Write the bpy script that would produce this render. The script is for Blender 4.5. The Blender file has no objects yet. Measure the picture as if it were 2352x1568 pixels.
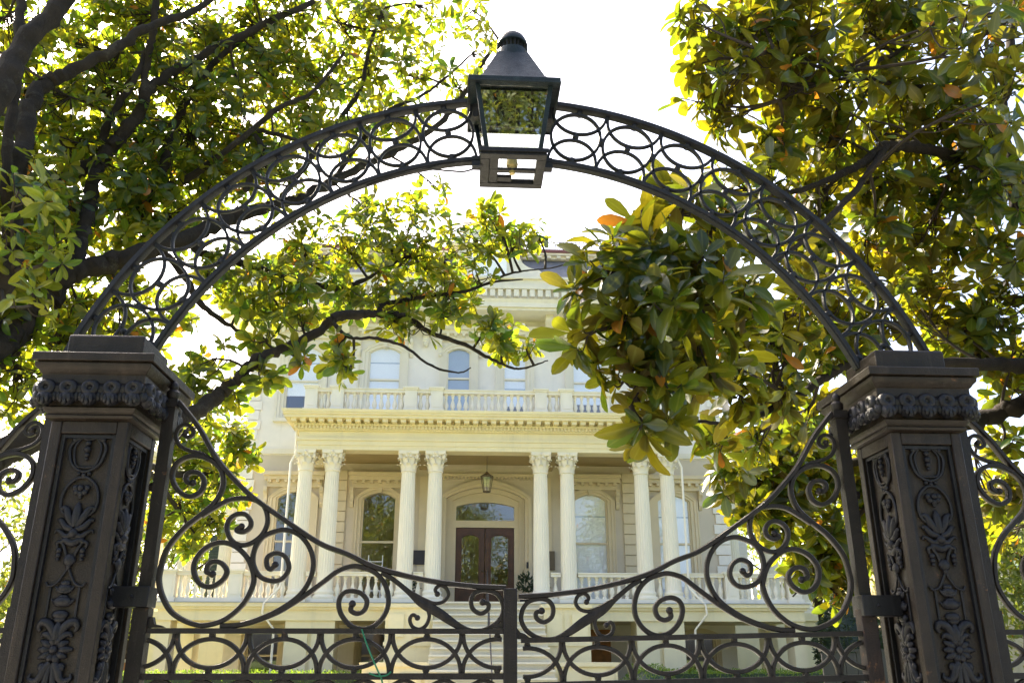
import bpy, bmesh, math, random
import numpy as np
from mathutils import Vector, Matrix

# ------------------------------------------------------------------ camera, sky, sun, exposure
scene = bpy.context.scene
R = math.radians
CAM_POS = Vector((-0.185, -3.3, 1.6))
cam_data = bpy.data.cameras.new('camera')
cam_data.sensor_width = 36.0
cam_data.lens = 36.0 * 2003.0 / 2352.0
cam_data.clip_start = 0.05
cam_data.clip_end = 3000.0
cam = bpy.data.objects.new('camera', cam_data)
cam.location = CAM_POS
cam.rotation_euler = (R(110.0), 0.0, R(-3.2))
scene.collection.objects.link(cam)
scene.camera = cam

SUN_EL, SUN_AZ = R(46.0), R(-38.0)       # azimuth measured from +Y (behind the house) towards +X
to_sun = Vector((math.sin(SUN_AZ) * math.cos(SUN_EL), math.cos(SUN_AZ) * math.cos(SUN_EL), math.sin(SUN_EL)))
world = bpy.data.worlds.new('World')
scene.world = world
world.use_nodes = True
wn = world.node_tree.nodes
wl = world.node_tree.links
sky = wn.new('ShaderNodeTexSky')
sky.sky_type = 'NISHITA'
sky.sun_disc = False
sky.sun_elevation = SUN_EL
sky.sun_rotation = SUN_AZ
sky.air_density = 0.7
sky.dust_density = 5.0
sky.ozone_density = 0.0
wl.new(sky.outputs['Color'], wn['Background'].inputs['Color'])
wn['Background'].inputs['Strength'].default_value = 0.15

sun_data = bpy.data.lights.new('sun', 'SUN')
sun_data.energy = 5.0
sun_data.angle = R(0.53)
sun_data.color = (1.0, 0.88, 0.68)
sun = bpy.data.objects.new('sun', sun_data)
sun.rotation_euler = to_sun.to_track_quat('Z', 'Y').to_euler()
sun.location = (-20, 20, 30)
scene.collection.objects.link(sun)

scene.view_settings.view_transform = 'Standard'
scene.view_settings.look = 'None'
scene.view_settings.gamma = 1.0
scene.view_settings.use_curve_mapping = False
scene.view_settings.exposure = 2.08

# ------------------------------------------------------------------ helpers
COL = scene.collection
WORLD = {}          # object -> world matrix (parents carry only simple transforms)


def link(o, parent=None, m=None):
    COL.objects.link(o)
    m = m or Matrix.Identity(4)
    if parent is not None:
        o.parent = parent
        o.matrix_basis = WORLD[parent].inverted() @ m
    else:
        o.matrix_basis = m
    WORLD[o] = m
    return o


def tag(o, label=None, category=None, group=None, kind=None):
    if label:
        o['label'] = label
    if category:
        o['category'] = category
    if group:
        o['group'] = group
    if kind:
        o['kind'] = kind
    return o


def thing(name, loc, label, category, group=None):
    o = bpy.data.objects.new(name, None)
    o.empty_display_size = 0.2
    link(o, None, Matrix.Translation(loc))
    return tag(o, label, category, group)


class MB:
    """collects polygons in world coordinates"""
    def __init__(self, xf=None):
        self.v = []
        self.f = []
        self.xf = xf

    def add(self, verts, faces):
        b = len(self.v)
        if self.xf:
            verts = [self.xf(p) for p in verts]
        self.v.extend([tuple(p) for p in verts])
        self.f.extend([tuple(i + b for i in f) for f in faces])
        return self

    def box(self, x0, x1, y0, y1, z0, z1):
        if x0 > x1: x0, x1 = x1, x0
        if y0 > y1: y0, y1 = y1, y0
        if z0 > z1: z0, z1 = z1, z0
        return self.add([(x0, y0, z0), (x1, y0, z0), (x1, y1, z0), (x0, y1, z0), (x0, y0, z1), (x1, y0, z1), (x1, y1, z1), (x0, y1, z1)],
                        [(0, 3, 2, 1), (4, 5, 6, 7), (0, 1, 5, 4), (1, 2, 6, 5), (2, 3, 7, 6), (3, 0, 4, 7)])

    def frustum(self, cx, cy, z0, z1, hx0, hy0, hx1, hy1, cap=True):
        vs = [(cx + sx * hx0, cy + sy * hy0, z0) for sx, sy in ((-1, -1), (1, -1), (1, 1), (-1, 1))] + \
             [(cx + sx * hx1, cy + sy * hy1, z1) for sx, sy in ((-1, -1), (1, -1), (1, 1), (-1, 1))]
        fs = [(0, 1, 5, 4), (1, 2, 6, 5), (2, 3, 7, 6), (3, 0, 4, 7)]
        if cap:
            fs += [(0, 3, 2, 1), (4, 5, 6, 7)]
        return self.add(vs, fs)

    def square_profile(self, cx, cy, prof, ex=0.0):
        """prof: list of (z, half width); a square moulding swept round a square plan"""
        vs, fs = [], []
        for z, h in prof:
            vs += [(cx - h, cy - h - ex, z), (cx + h, cy - h - ex, z), (cx + h, cy + h + ex, z), (cx - h, cy + h + ex, z)]
        n = len(prof)
        for i in range(n - 1):
            for k in range(4):
                a, b = i * 4 + k, i * 4 + (k + 1) % 4
                fs.append((a, b, b + 4, a + 4))
        fs.append((3, 2, 1, 0))
        t = (n - 1) * 4
        fs.append((t, t + 1, t + 2, t + 3))
        return self.add(vs, fs)

    def lathe(self, c, prof, n=16, axis='z'):
        cx, cy, cz = c
        vs, fs = [], []
        for z, r in prof:
            for k in range(n):
                a = 2 * math.pi * k / n
                p = (r * math.cos(a), r * math.sin(a), z)
                if axis == 'y':
                    p = (p[0], -p[2], p[1])
                elif axis == 'x':
                    p = (p[2], p[0], p[1])
                vs.append((cx + p[0], cy + p[1], cz + p[2]))
        m = len(prof)
        for i in range(m - 1):
            for k in range(n):
                a, b = i * n + k, i * n + (k + 1) % n
                fs.append((a, b, b + n, a + n))
        fs.append(tuple(range(n - 1, -1, -1)))
        fs.append(tuple(range((m - 1) * n, m * n)))
        return self.add(vs, fs)

    def ball(self, c, r, n=10, m=6, sx=1, sy=1, sz=1):
        vs = [(c[0], c[1], c[2] - r * sz)]
        for i in range(1, m):
            t = math.pi * i / m
            for k in range(n):
                a = 2 * math.pi * k / n
                vs.append((c[0] + r * sx * math.sin(t) * math.cos(a), c[1] + r * sy * math.sin(t) * math.sin(a), c[2] - r * sz * math.cos(t)))
        vs.append((c[0], c[1], c[2] + r * sz))
        fs = []
        for k in range(n):
            fs.append((0, 1 + (k + 1) % n, 1 + k))
        for i in range(m - 2):
            for k in range(n):
                a, b = 1 + i * n + k, 1 + i * n + (k + 1) % n
                fs.append((a, b, b + n, a + n))
        l = len(vs) - 1
        for k in range(n):
            a, b = 1 + (m - 2) * n + k, 1 + (m - 2) * n + (k + 1) % n
            fs.append((a, b, l))
        return self.add(vs, fs)

    def tube(self, pts, rad, n=8, cap=True):
        pts = [Vector(p) for p in pts]
        m = len(pts)
        if not isinstance(rad, (list, tuple)):
            rad = [rad] * m
        vs, fs = [], []
        up = None
        for i, p in enumerate(pts):
            t = (pts[min(i + 1, m - 1)] - pts[max(i - 1, 0)])
            t = t.normalized() if t.length > 1e-9 else Vector((0, 0, 1))
            if up is None:
                up = t.orthogonal().normalized()
            else:
                up = up - t * up.dot(t)
                up = up.normalized() if up.length > 1e-6 else t.orthogonal().normalized()
            s = t.cross(up)
            for k in range(n):
                a = 2 * math.pi * k / n
                vs.append(p + (up * math.cos(a) + s * math.sin(a)) * rad[i])
        for i in range(m - 1):
            for k in range(n):
                a, b = i * n + k, i * n + (k + 1) % n
                fs.append((a, b, b + n, a + n))
        if cap:
            fs.append(tuple(range(n - 1, -1, -1)))
            fs.append(tuple(range((m - 1) * n, m * n)))
        return self.add(vs, fs)

    def bar(self, pts, w, d, y=0.0, closed=False):
        """flat bar swept along a curve drawn in an XZ plane; w in the plane (number or list), d in depth"""
        m = len(pts)
        W = w if isinstance(w, (list, tuple)) else [w] * m
        vs, fs = [], []
        c = 0.3
        for i, (x, z) in enumerate(pts):
            if closed:
                a, b = pts[i - 1], pts[(i + 1) % m]
            else:
                a, b = pts[max(i - 1, 0)], pts[min(i + 1, m - 1)]
            tx, tz = b[0] - a[0], b[1] - a[1]
            l = math.hypot(tx, tz) or 1.0
            nx, nz = -tz / l, tx / l
            hw, hd = W[i] / 2, d / 2
            for u, v in ((-1, -1 + c), (-1, 1 - c), (-1 + c, 1), (1 - c, 1), (1, 1 - c), (1, -1 + c), (1 - c, -1), (-1 + c, -1)):
                vs.append((x + nx * u * hw, y + v * hd, z + nz * u * hw))
        k = 8
        for i in range(m if closed else m - 1):
            j = (i + 1) % m
            for q in range(k):
                fs.append((i * k + q, i * k + (q + 1) % k, j * k + (q + 1) % k, j * k + q))
        if not closed:
            fs.append(tuple(range(k - 1, -1, -1)))
            fs.append(tuple(range((m - 1) * k, m * k)))
        return self.add(vs, fs)

    def prism(self, poly, y0, y1):
        """polygon in XZ (counter-clockwise seen from -y) extruded in y"""
        n = len(poly)
        vs = [(x, y0, z) for x, z in poly] + [(x, y1, z) for x, z in poly]
        fs = [tuple(range(n)), tuple(range(2 * n - 1, n - 1, -1))]
        for i in range(n):
            j = (i + 1) % n
            fs.append((j, i, i + n, j + n))
        return self.add(vs, fs)

    def strip(self, inner, outer, y0, y1):
        """band between two equally long XZ paths, extruded in y"""
        n = len(inner)
        vs = []
        for p, q in zip(inner, outer):
            vs += [(p[0], y0, p[1]), (q[0], y0, q[1]), (q[0], y1, q[1]), (p[0], y1, p[1])]
        fs = []
        for i in range(n - 1):
            a, b = i * 4, i * 4 + 4
            for k in range(4):
                fs.append((a + k, a + (k + 1) % 4, b + (k + 1) % 4, b + k))
        fs.append((3, 2, 1, 0))
        e = (n - 1) * 4
        fs.append((e, e + 1, e + 2, e + 3))
        return self.add(vs, fs)

    def mesh(self, name, mat, angle=38):
        me = bpy.data.meshes.new(name)
        me.from_pydata(self.v, [], self.f)
        bm = bmesh.new()
        bm.from_mesh(me)
        bmesh.ops.recalc_face_normals(bm, faces=bm.faces)
        bm.to_mesh(me)
        bm.free()
        me.polygons.foreach_set('use_smooth', [True] * len(me.polygons))
        me.set_sharp_from_angle(angle=R(angle))
        me.materials.append(mat)
        return me

    def build(self, name, mat, parent=None, angle=38, bevel=0.0):
        o = bpy.data.objects.new(name, self.mesh(name, mat, angle))
        link(o, parent, WORLD[parent].copy() if parent is not None else None)
        if parent is not None:            # vertices are in world space: shift them into the parent's space
            o.data.transform(WORLD[parent].inverted())
        if bevel:
            b = o.modifiers.new('bevel', 'BEVEL')
            b.width = bevel
            b.segments = 2
            b.limit_method = 'ANGLE'
            b.angle_limit = R(40)
        return o


def inst(name, me, parent, m):
    return link(bpy.data.objects.new(name, me), parent, m)


def T(x, y, z):
    return Matrix.Translation((x, y, z))


def catmull(pts, sub=6):
    out = []
    n = len(pts)
    for i in range(n - 1):
        p0, p1, p2, p3 = pts[max(i - 1, 0)], pts[i], pts[i + 1], pts[min(i + 2, n - 1)]
        for s in range(sub):
            t = s / sub
            out.append(tuple(0.5 * (2 * b + (c - a) * t + (2 * a - 5 * b + 4 * c - d) * t * t + (3 * b - a - 3 * c + d) * t ** 3)
                             for a, b, c, d in zip(p0, p1, p2, p3)))
    out.append(tuple(pts[-1]))
    return out


# ------------------------------------------------------------------ materials
def new_mat(name):
    m = bpy.data.materials.new(name)
    m.use_nodes = True
    return m, m.node_tree.nodes, m.node_tree.links, m.node_tree.nodes['Principled BSDF']


def noise(N, L, scale, detail=4, rough=0.6, vec=None):
    n = N.new('ShaderNodeTexNoise')
    n.inputs['Scale'].default_value = scale
    n.inputs['Detail'].default_value = detail
    n.inputs['Roughness'].default_value = rough
    if vec is not None:
        L.new(vec, n.inputs['Vector'])
    return n.outputs['Fac']


def ramp(N, L, fac, a, b, ca, cb):
    r = N.new('ShaderNodeValToRGB')
    r.color_ramp.elements[0].position = a
    r.color_ramp.elements[1].position = b
    r.color_ramp.elements[0].color = (*ca, 1)
    r.color_ramp.elements[1].color = (*cb, 1)
    L.new(fac, r.inputs['Fac'])
    return r.outputs['Color']


def mixc(N, L, fac, a, b, mode='MIX'):
    x = N.new('ShaderNodeMix')
    x.data_type = 'RGBA'
    x.blend_type = mode
    for sock, val in ((x.inputs[0], fac), (x.inputs[6], a), (x.inputs[7], b)):
        if hasattr(val, 'is_output'):
            L.new(val, sock)
        elif isinstance(val, (int, float)):
            sock.default_value = val
        else:
            sock.default_value = (*val, 1)
    return x.outputs[2]


def bump(N, L, bsdf, h, strength, dist=0.01):
    b = N.new('ShaderNodeBump')
    b.inputs['Strength'].default_value = strength
    b.inputs['Distance'].default_value = dist
    L.new(h, b.inputs['Height'])
    L.new(b.outputs['Normal'], bsdf.inputs['Normal'])


def obj_coord(N, L, scale=None):
    c = N.new('ShaderNodeNewGeometry').outputs['Position']
    if scale:
        mp = N.new('ShaderNodeMapping')
        mp.inputs['Scale'].default_value = scale
        L.new(c, mp.inputs['Vector'])
        return mp.outputs['Vector']
    return c


def paint(name, col, var=0.08, rough=0.6, scale=1.2, bstr=0.08, streak=0.12, dirt=(0.42, 0.38, 0.28)):
    m, N, L, b = new_mat(name)
    pos = obj_coord(N, L)
    n1 = noise(N, L, scale, 6, 0.65, pos)
    c = ramp(N, L, n1, 0.3, 0.75, tuple(x * (1 - var) for x in col), tuple(min(1, x * (1 + var * .5)) for x in col))
    st = noise(N, L, 1.0, 5, 0.7, obj_coord(N, L, (3.0, 3.0, 0.35)))
    sm = N.new('ShaderNodeMapRange')
    sm.inputs[1].default_value = 0.55
    sm.inputs[2].default_value = 0.85
    sm.inputs[3].default_value = 0.0
    sm.inputs[4].default_value = streak
    L.new(st, sm.inputs[0])
    c = mixc(N, L, sm.outputs[0], c, dirt)
    L.new(c, b.inputs['Base Color'])
    b.inputs['Roughness'].default_value = rough
    bump(N, L, b, noise(N, L, 60, 4, 0.6, pos), bstr, 0.01)
    return m


def iron(name, a, bcol, rust=0.0, rough=0.45):
    m, N, L, b = new_mat(name)
    pos = obj_coord(N, L)
    c = ramp(N, L, noise(N, L, 9, 6, 0.7, pos), 0.35, 0.7, a, bcol)
    rmask = N.new('ShaderNodeMapRange')
    rmask.inputs[1].default_value = 0.66 - rust
    rmask.inputs[2].default_value = 0.74 - rust
    L.new(noise(N, L, 14, 8, 0.75, pos), rmask.inputs[0])
    c = mixc(N, L, rmask.outputs[0], c, (0.13, 0.062, 0.03))
    # pale dust specks
    sp = N.new('ShaderNodeMapRange')
    sp.inputs[1].default_value = 0.70
    sp.inputs[2].default_value = 0.78
    sp.inputs[4].default_value = 0.35
    L.new(noise(N, L, 160, 2, 0.5, pos), sp.inputs[0])
    c = mixc(N, L, sp.outputs[0], c, (0.16, 0.14, 0.11))
    dr = N.new('ShaderNodeMapRange')
    dr.inputs[1].default_value = 0.52
    dr.inputs[2].default_value = 0.78
    dr.inputs[4].default_value = 0.45
    L.new(noise(N, L, 1.0, 6, 0.7, obj_coord(N, L, (26.0, 26.0, 2.2))), dr.inputs[0])
    c = mixc(N, L, dr.outputs[0], c, tuple(min(1, x * 2.6 + .01) for x in bcol))
    L.new(c, b.inputs['Base Color'])
    rr = N.new('ShaderNodeMapRange')
    rr.inputs[3].default_value = rough - 0.14
    rr.inputs[4].default_value = rough + 0.22
    L.new(noise(N, L, 30, 4, 0.6, pos), rr.inputs[0])
    L.new(rr.outputs[0], b.inputs['Roughness'])
    b.inputs['Specular IOR Level'].default_value = 0.3
    h = N.new('ShaderNodeMath')
    h.operation = 'ADD'
    L.new(noise(N, L, 220, 3, 0.6, pos), h.inputs[0])
    L.new(noise(N, L, 35, 3, 0.6, pos), h.inputs[1])
    bump(N, L, b, h.outputs[0], 0.55, 0.004)
    return m


def plain(name, col, rough=0.6, metal=0.0, nscale=6.0, var=0.15, bstr=0.1):
    m, N, L, b = new_mat(name)
    pos = obj_coord(N, L)
    L.new(ramp(N, L, noise(N, L, nscale, 5, 0.6, pos), 0.3, 0.7, tuple(x * (1 - var) for x in col), tuple(min(1, x * (1 + var)) for x in col)), b.inputs['Base Color'])
    b.inputs['Roughness'].default_value = rough
    b.inputs['Metallic'].default_value = metal
    bump(N, L, b, noise(N, L, nscale * 12, 4, 0.6, pos), bstr, 0.01)
    return m


def glass(name, tint=(0.9, 0.93, 0.93), base=0.05, gain=1.4, wob=0.0):
    m, N, L, b = new_mat(name)
    N.remove(b)
    out = N['Material Output']
    tr = N.new('ShaderNodeBsdfTransparent')
    tr.inputs['Color'].default_value = (*tint, 1)
    gl = N.new('ShaderNodeBsdfGlossy')
    gl.inputs['Roughness'].default_value = 0.012
    geo = N.new('ShaderNodeNewGeometry')
    dt = N.new('ShaderNodeVectorMath')
    dt.operation = 'DOT_PRODUCT'
    L.new(geo.outputs['Normal'], dt.inputs[0])
    L.new(geo.outputs['Incoming'], dt.inputs[1])
    def mth(op, a, b=None, c=None):
        n = N.new('ShaderNodeMath')
        n.operation = op
        n.use_clamp = op != 'ABSOLUTE'
        for i, v in enumerate((a, b, c)):
            if v is None:
                continue
            if hasattr(v, 'is_output'):
                L.new(v, n.inputs[i])
            else:
                n.inputs[i].default_value = v
        return n.outputs[0]
    # Schlick reflectance of a thin pane (same from both sides)
    one = mth('SUBTRACT', 1.0, mth('ABSOLUTE', dt.outputs['Value']))
    refl = mth('MULTIPLY_ADD', mth('POWER', one, 5.0), gain, base)
    mx = N.new('ShaderNodeMixShader')
    L.new(refl, mx.inputs[0])
    L.new(tr.outputs[0], mx.inputs[1])
    L.new(gl.outputs[0], mx.inputs[2])
    if wob:
        bp_ = N.new('ShaderNodeBump')
        bp_.inputs['Strength'].default_value = wob
        bp_.inputs['Distance'].default_value = 0.02
        L.new(noise(N, L, 1.6, 2, 0.5, obj_coord(N, L)), bp_.inputs['Height'])
        L.new(bp_.outputs[0], gl.inputs['Normal'])
    L.new(mx.outputs[0], out.inputs['Surface'])
    return m


def leaf_mat(name, top, under, trans_a, trans_b, yellow=0.03, tmix=0.45, old=(0.40, 0.17, 0.02), rough=0.32):
    m, N, L, b = new_mat(name)
    out = N['Material Output']
    geo = N.new('ShaderNodeNewGeometry')
    oi = N.new('ShaderNodeObjectInfo')
    ad = N.new('ShaderNodeMath')
    ad.operation = 'ADD'
    L.new(geo.outputs['Random Per Island'], ad.inputs[0])
    L.new(oi.outputs['Random'], ad.inputs[1])
    frac = N.new('ShaderNodeMath')
    frac.operation = 'FRACT'
    L.new(ad.outputs[0], frac.inputs[0])
    rnd = frac.outputs[0]
    tcol = ramp(N, L, rnd, 0.0, 1.0, tuple(x * 0.65 for x in top), tuple(x * 1.35 for x in top))
    ucol = ramp(N, L, rnd, 0.0, 1.0, tuple(x * 1.3 for x in under), tuple(x * 0.75 for x in under))
    col = mixc(N, L, geo.outputs['Backfacing'], tcol, ucol)
    old_m = N.new('ShaderNodeMath')
    old_m.operation = 'LESS_THAN'
    old_m.inputs[1].default_value = yellow
    mul = N.new('ShaderNodeMath')
    mul.operation = 'MULTIPLY'
    mul.inputs[1].default_value = 7.31
    L.new(rnd, mul.inputs[0])
    fr2 = N.new('ShaderNodeMath')
    fr2.operation = 'FRACT'
    L.new(mul.outputs[0], fr2.inputs[0])
    L.new(fr2.outputs[0], old_m.inputs[0])
    col = mixc(N, L, old_m.outputs[0], col, old)
    spots = noise(N, L, 45, 3, 0.6, geo.outputs['Position'])
    col = mixc(N, L, spots, col, mixc(N, L, 0.35, col, (0.02, 0.02, 0.01)))
    at = N.new('ShaderNodeAttribute')          # pale midrib, stored on the leaf mesh
    at.attribute_name = 'rib'
    rb = N.new('ShaderNodeMapRange')
    rb.inputs[1].default_value = 0.80
    rb.inputs[2].default_value = 0.98
    rb.inputs[4].default_value = 0.65
    L.new(at.outputs['Fac'], rb.inputs[0])
    col = mixc(N, L, rb.outputs[0], col, (0.16, 0.17, 0.04))
    L.new(col, b.inputs['Base Color'])
    rg = N.new('ShaderNodeMapRange')
    rg.inputs[3].default_value = rough
    rg.inputs[4].default_value = 0.78
    L.new(geo.outputs['Backfacing'], rg.inputs[0])
    L.new(rg.outputs[0], b.inputs['Roughness'])
    tcol2 = ramp(N, L, fr2.outputs[0], 0.0, 1.0, trans_a, trans_b)
    tcol2 = mixc(N, L, old_m.outputs[0], tcol2, (0.75, 0.28, 0.02))
    tl = N.new('ShaderNodeBsdfTranslucent')
    L.new(tcol2, tl.inputs['Color'])
    mx = N.new('ShaderNodeMixShader')
    mx.inputs[0].default_value = tmix
    L.new(b.outputs[0], mx.inputs[1])
    L.new(tl.outputs[0], mx.inputs[2])
    L.new(mx.outputs[0], out.inputs['Surface'])
    return m


def bark_mat(name, dark, light, lichen):
    m, N, L, b = new_mat(name)
    pos = obj_coord(N, L)
    n1 = noise(N, L, 7, 8, 0.7, pos)
    c = ramp(N, L, n1, 0.32, 0.7, dark, light)
    lm = N.new('ShaderNodeMapRange')
    lm.inputs[1].default_value = 0.58
    lm.inputs[2].default_value = 0.74
    L.new(noise(N, L, 3.2, 7, 0.75, pos), lm.inputs[0])
    c = mixc(N, L, lm.outputs[0], c, lichen)
    L.new(c, b.inputs['Base Color'])
    b.inputs['Roughness'].default_value = 0.9
    bump(N, L, b, noise(N, L, 1.0, 8, 0.8, obj_coord(N, L, (34, 34, 13))), 1.0, 0.035)
    return m


M_IRON = iron('iron_paint', (0.009, 0.0098, 0.013), (0.017, 0.0175, 0.022), 0.0, 0.42)
M_PILLAR = iron('pillar_paint', (0.0135, 0.0096, 0.0066), (0.028, 0.0195, 0.0130), 0.02, 0.38)
M_GATE = iron('gate_paint', (0.010, 0.0078, 0.0075), (0.020, 0.015, 0.013), 0.02, 0.34)
M_ORN = iron('ornament_paint', (0.007, 0.007, 0.009), (0.015, 0.0145, 0.017), -0.03, 0.34)
M_RUST = iron('rusty_iron', (0.020, 0.017, 0.016), (0.04, 0.026, 0.022), 0.10, 0.6)
M_LANTERN = iron('lantern_copper_green_black', (0.006, 0.011, 0.015), (0.013, 0.024, 0.030), -0.02, 0.34)
M_WALL = paint('wall_paint', (0.87, 0.81, 0.70), 0.09, streak=0.34)
M_CREAM = paint('portico_bounce_paint', (0.84, 0.735, 0.45), 0.10, streak=0.38)  # cream with the yellow of warm bounce light put into the colour
M_TRIM = paint('trim_paint', (0.82, 0.755, 0.60), 0.08, streak=0.32)
M_TRIM_SHADED = paint('trim_paint_shaded', (0.72, 0.60, 0.39), 0.08, streak=0.2)  # trim colour darkened to tan to carry the porch shade
M_WALL_SHADED = paint('wall_paint_shaded', (0.64, 0.55, 0.41), 0.08, streak=0.25)  # wall colour with the porch's shade and warm bounce painted in
M_COLUMN = paint('column_paint', (0.85, 0.775, 0.60), 0.05)
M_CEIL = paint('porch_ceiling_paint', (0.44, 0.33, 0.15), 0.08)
M_STEP = paint('step_paint', (0.78, 0.71, 0.54), 0.08, streak=0.25)
M_PFLOOR = paint('porch_floor_grey', (0.34, 0.35, 0.36), 0.1, 0.5)
M_UNDER = plain('undercroft_earth', (0.14, 0.11, 0.08), 0.9)
M_BLIND = plain('blind_fabric', (0.95, 0.95, 0.94), 0.8, 0, 2, 0.02, 0.02)
M_BLINDB = plain('grey_blind', (0.36, 0.42, 0.48), 0.7, 0, 2, 0.05, 0.02)
M_GLASS = glass('window_glass', (0.985, 0.99, 0.99), 0.10, 0.8, 0.05)
M_LGLASS = glass('lantern_glass', (0.96, 0.97, 0.94), 0.20, 0.7, 0.0)
M_SLATE = plain('roof_slate', (0.16, 0.16, 0.175), 0.6, 0, 3, 0.25, 0.4)
M_RED = plain('ridge_red_paint', (0.20, 0.07, 0.06), 0.6)
M_DOOR = plain('mahogany', (0.085, 0.030, 0.011), 0.35, 0, 5, 0.35, 0.1)
M_OAK = plain('warm_oak', (0.42, 0.17, 0.04), 0.45, 0, 5, 0.3, 0.1)
M_DARK = plain('dark_paint', (0.03, 0.026, 0.028), 0.5)
M_BRONZE = plain('bronze', (0.13, 0.095, 0.055), 0.5, 0.2)
M_SHUT = plain('shutter_green', (0.03, 0.05, 0.04), 0.5)
M_WHITE = plain('white_paint', (0.8, 0.8, 0.78), 0.5, 0, 4, 0.04)
M_TWINE = plain('green_twine', (0.015, 0.16, 0.075), 0.6)
M_BRICK = plain('old_brick', (0.26, 0.12, 0.07), 0.85, 0, 9, 0.4, 0.4)
M_STUCCO = plain('neighbour_stucco', (0.52, 0.43, 0.28), 0.8)
M_BULB = plain('burner_brass', (0.42, 0.33, 0.12), 0.35, 0.5)
M_LEAF_L = leaf_mat('magnolia_leaf_green', (0.024, 0.058, 0.017), (0.062, 0.066, 0.014), (0.64, 0.58, 0.02), (0.18, 0.36, 0.02), 0.012, 0.43, rough=0.24)
M_LEAF_R = leaf_mat('magnolia_leaf_rusty', (0.013, 0.044, 0.016), (0.080, 0.044, 0.006), (0.52, 0.43, 0.01), (0.19, 0.31, 0.015), 0.012, 0.39, rough=0.22)
M_LEAF_BG = leaf_mat('far_leaf', (0.06, 0.10, 0.03), (0.09, 0.12, 0.04), (0.55, 0.55, 0.06), (0.30, 0.42, 0.05), 0.02, 0.4, rough=0.5)
M_LEAF_HEDGE = leaf_mat('hedge_leaf', (0.07, 0.15, 0.02), (0.08, 0.14, 0.03), (0.45, 0.6, 0.04), (0.25, 0.45, 0.03), 0.0, 0.35, rough=0.45)
M_LEAF_DARK = leaf_mat('dark_shrub_leaf', (0.018, 0.045, 0.022), (0.03, 0.05, 0.025), (0.10, 0.18, 0.03), (0.06, 0.12, 0.03), 0.0, 0.2, rough=0.4)
M_BARK = bark_mat('magnolia_bark', (0.010, 0.0070, 0.0048), (0.042, 0.029, 0.017), (0.10, 0.092, 0.068))
M_BARK_R = bark_mat('magnolia_bark_brown', (0.010, 0.006, 0.004), (0.030, 0.017, 0.009), (0.045, 0.03, 0.018))
M_TWIG = plain('twig_bark', (0.03, 0.02, 0.013), 0.85)

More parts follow.
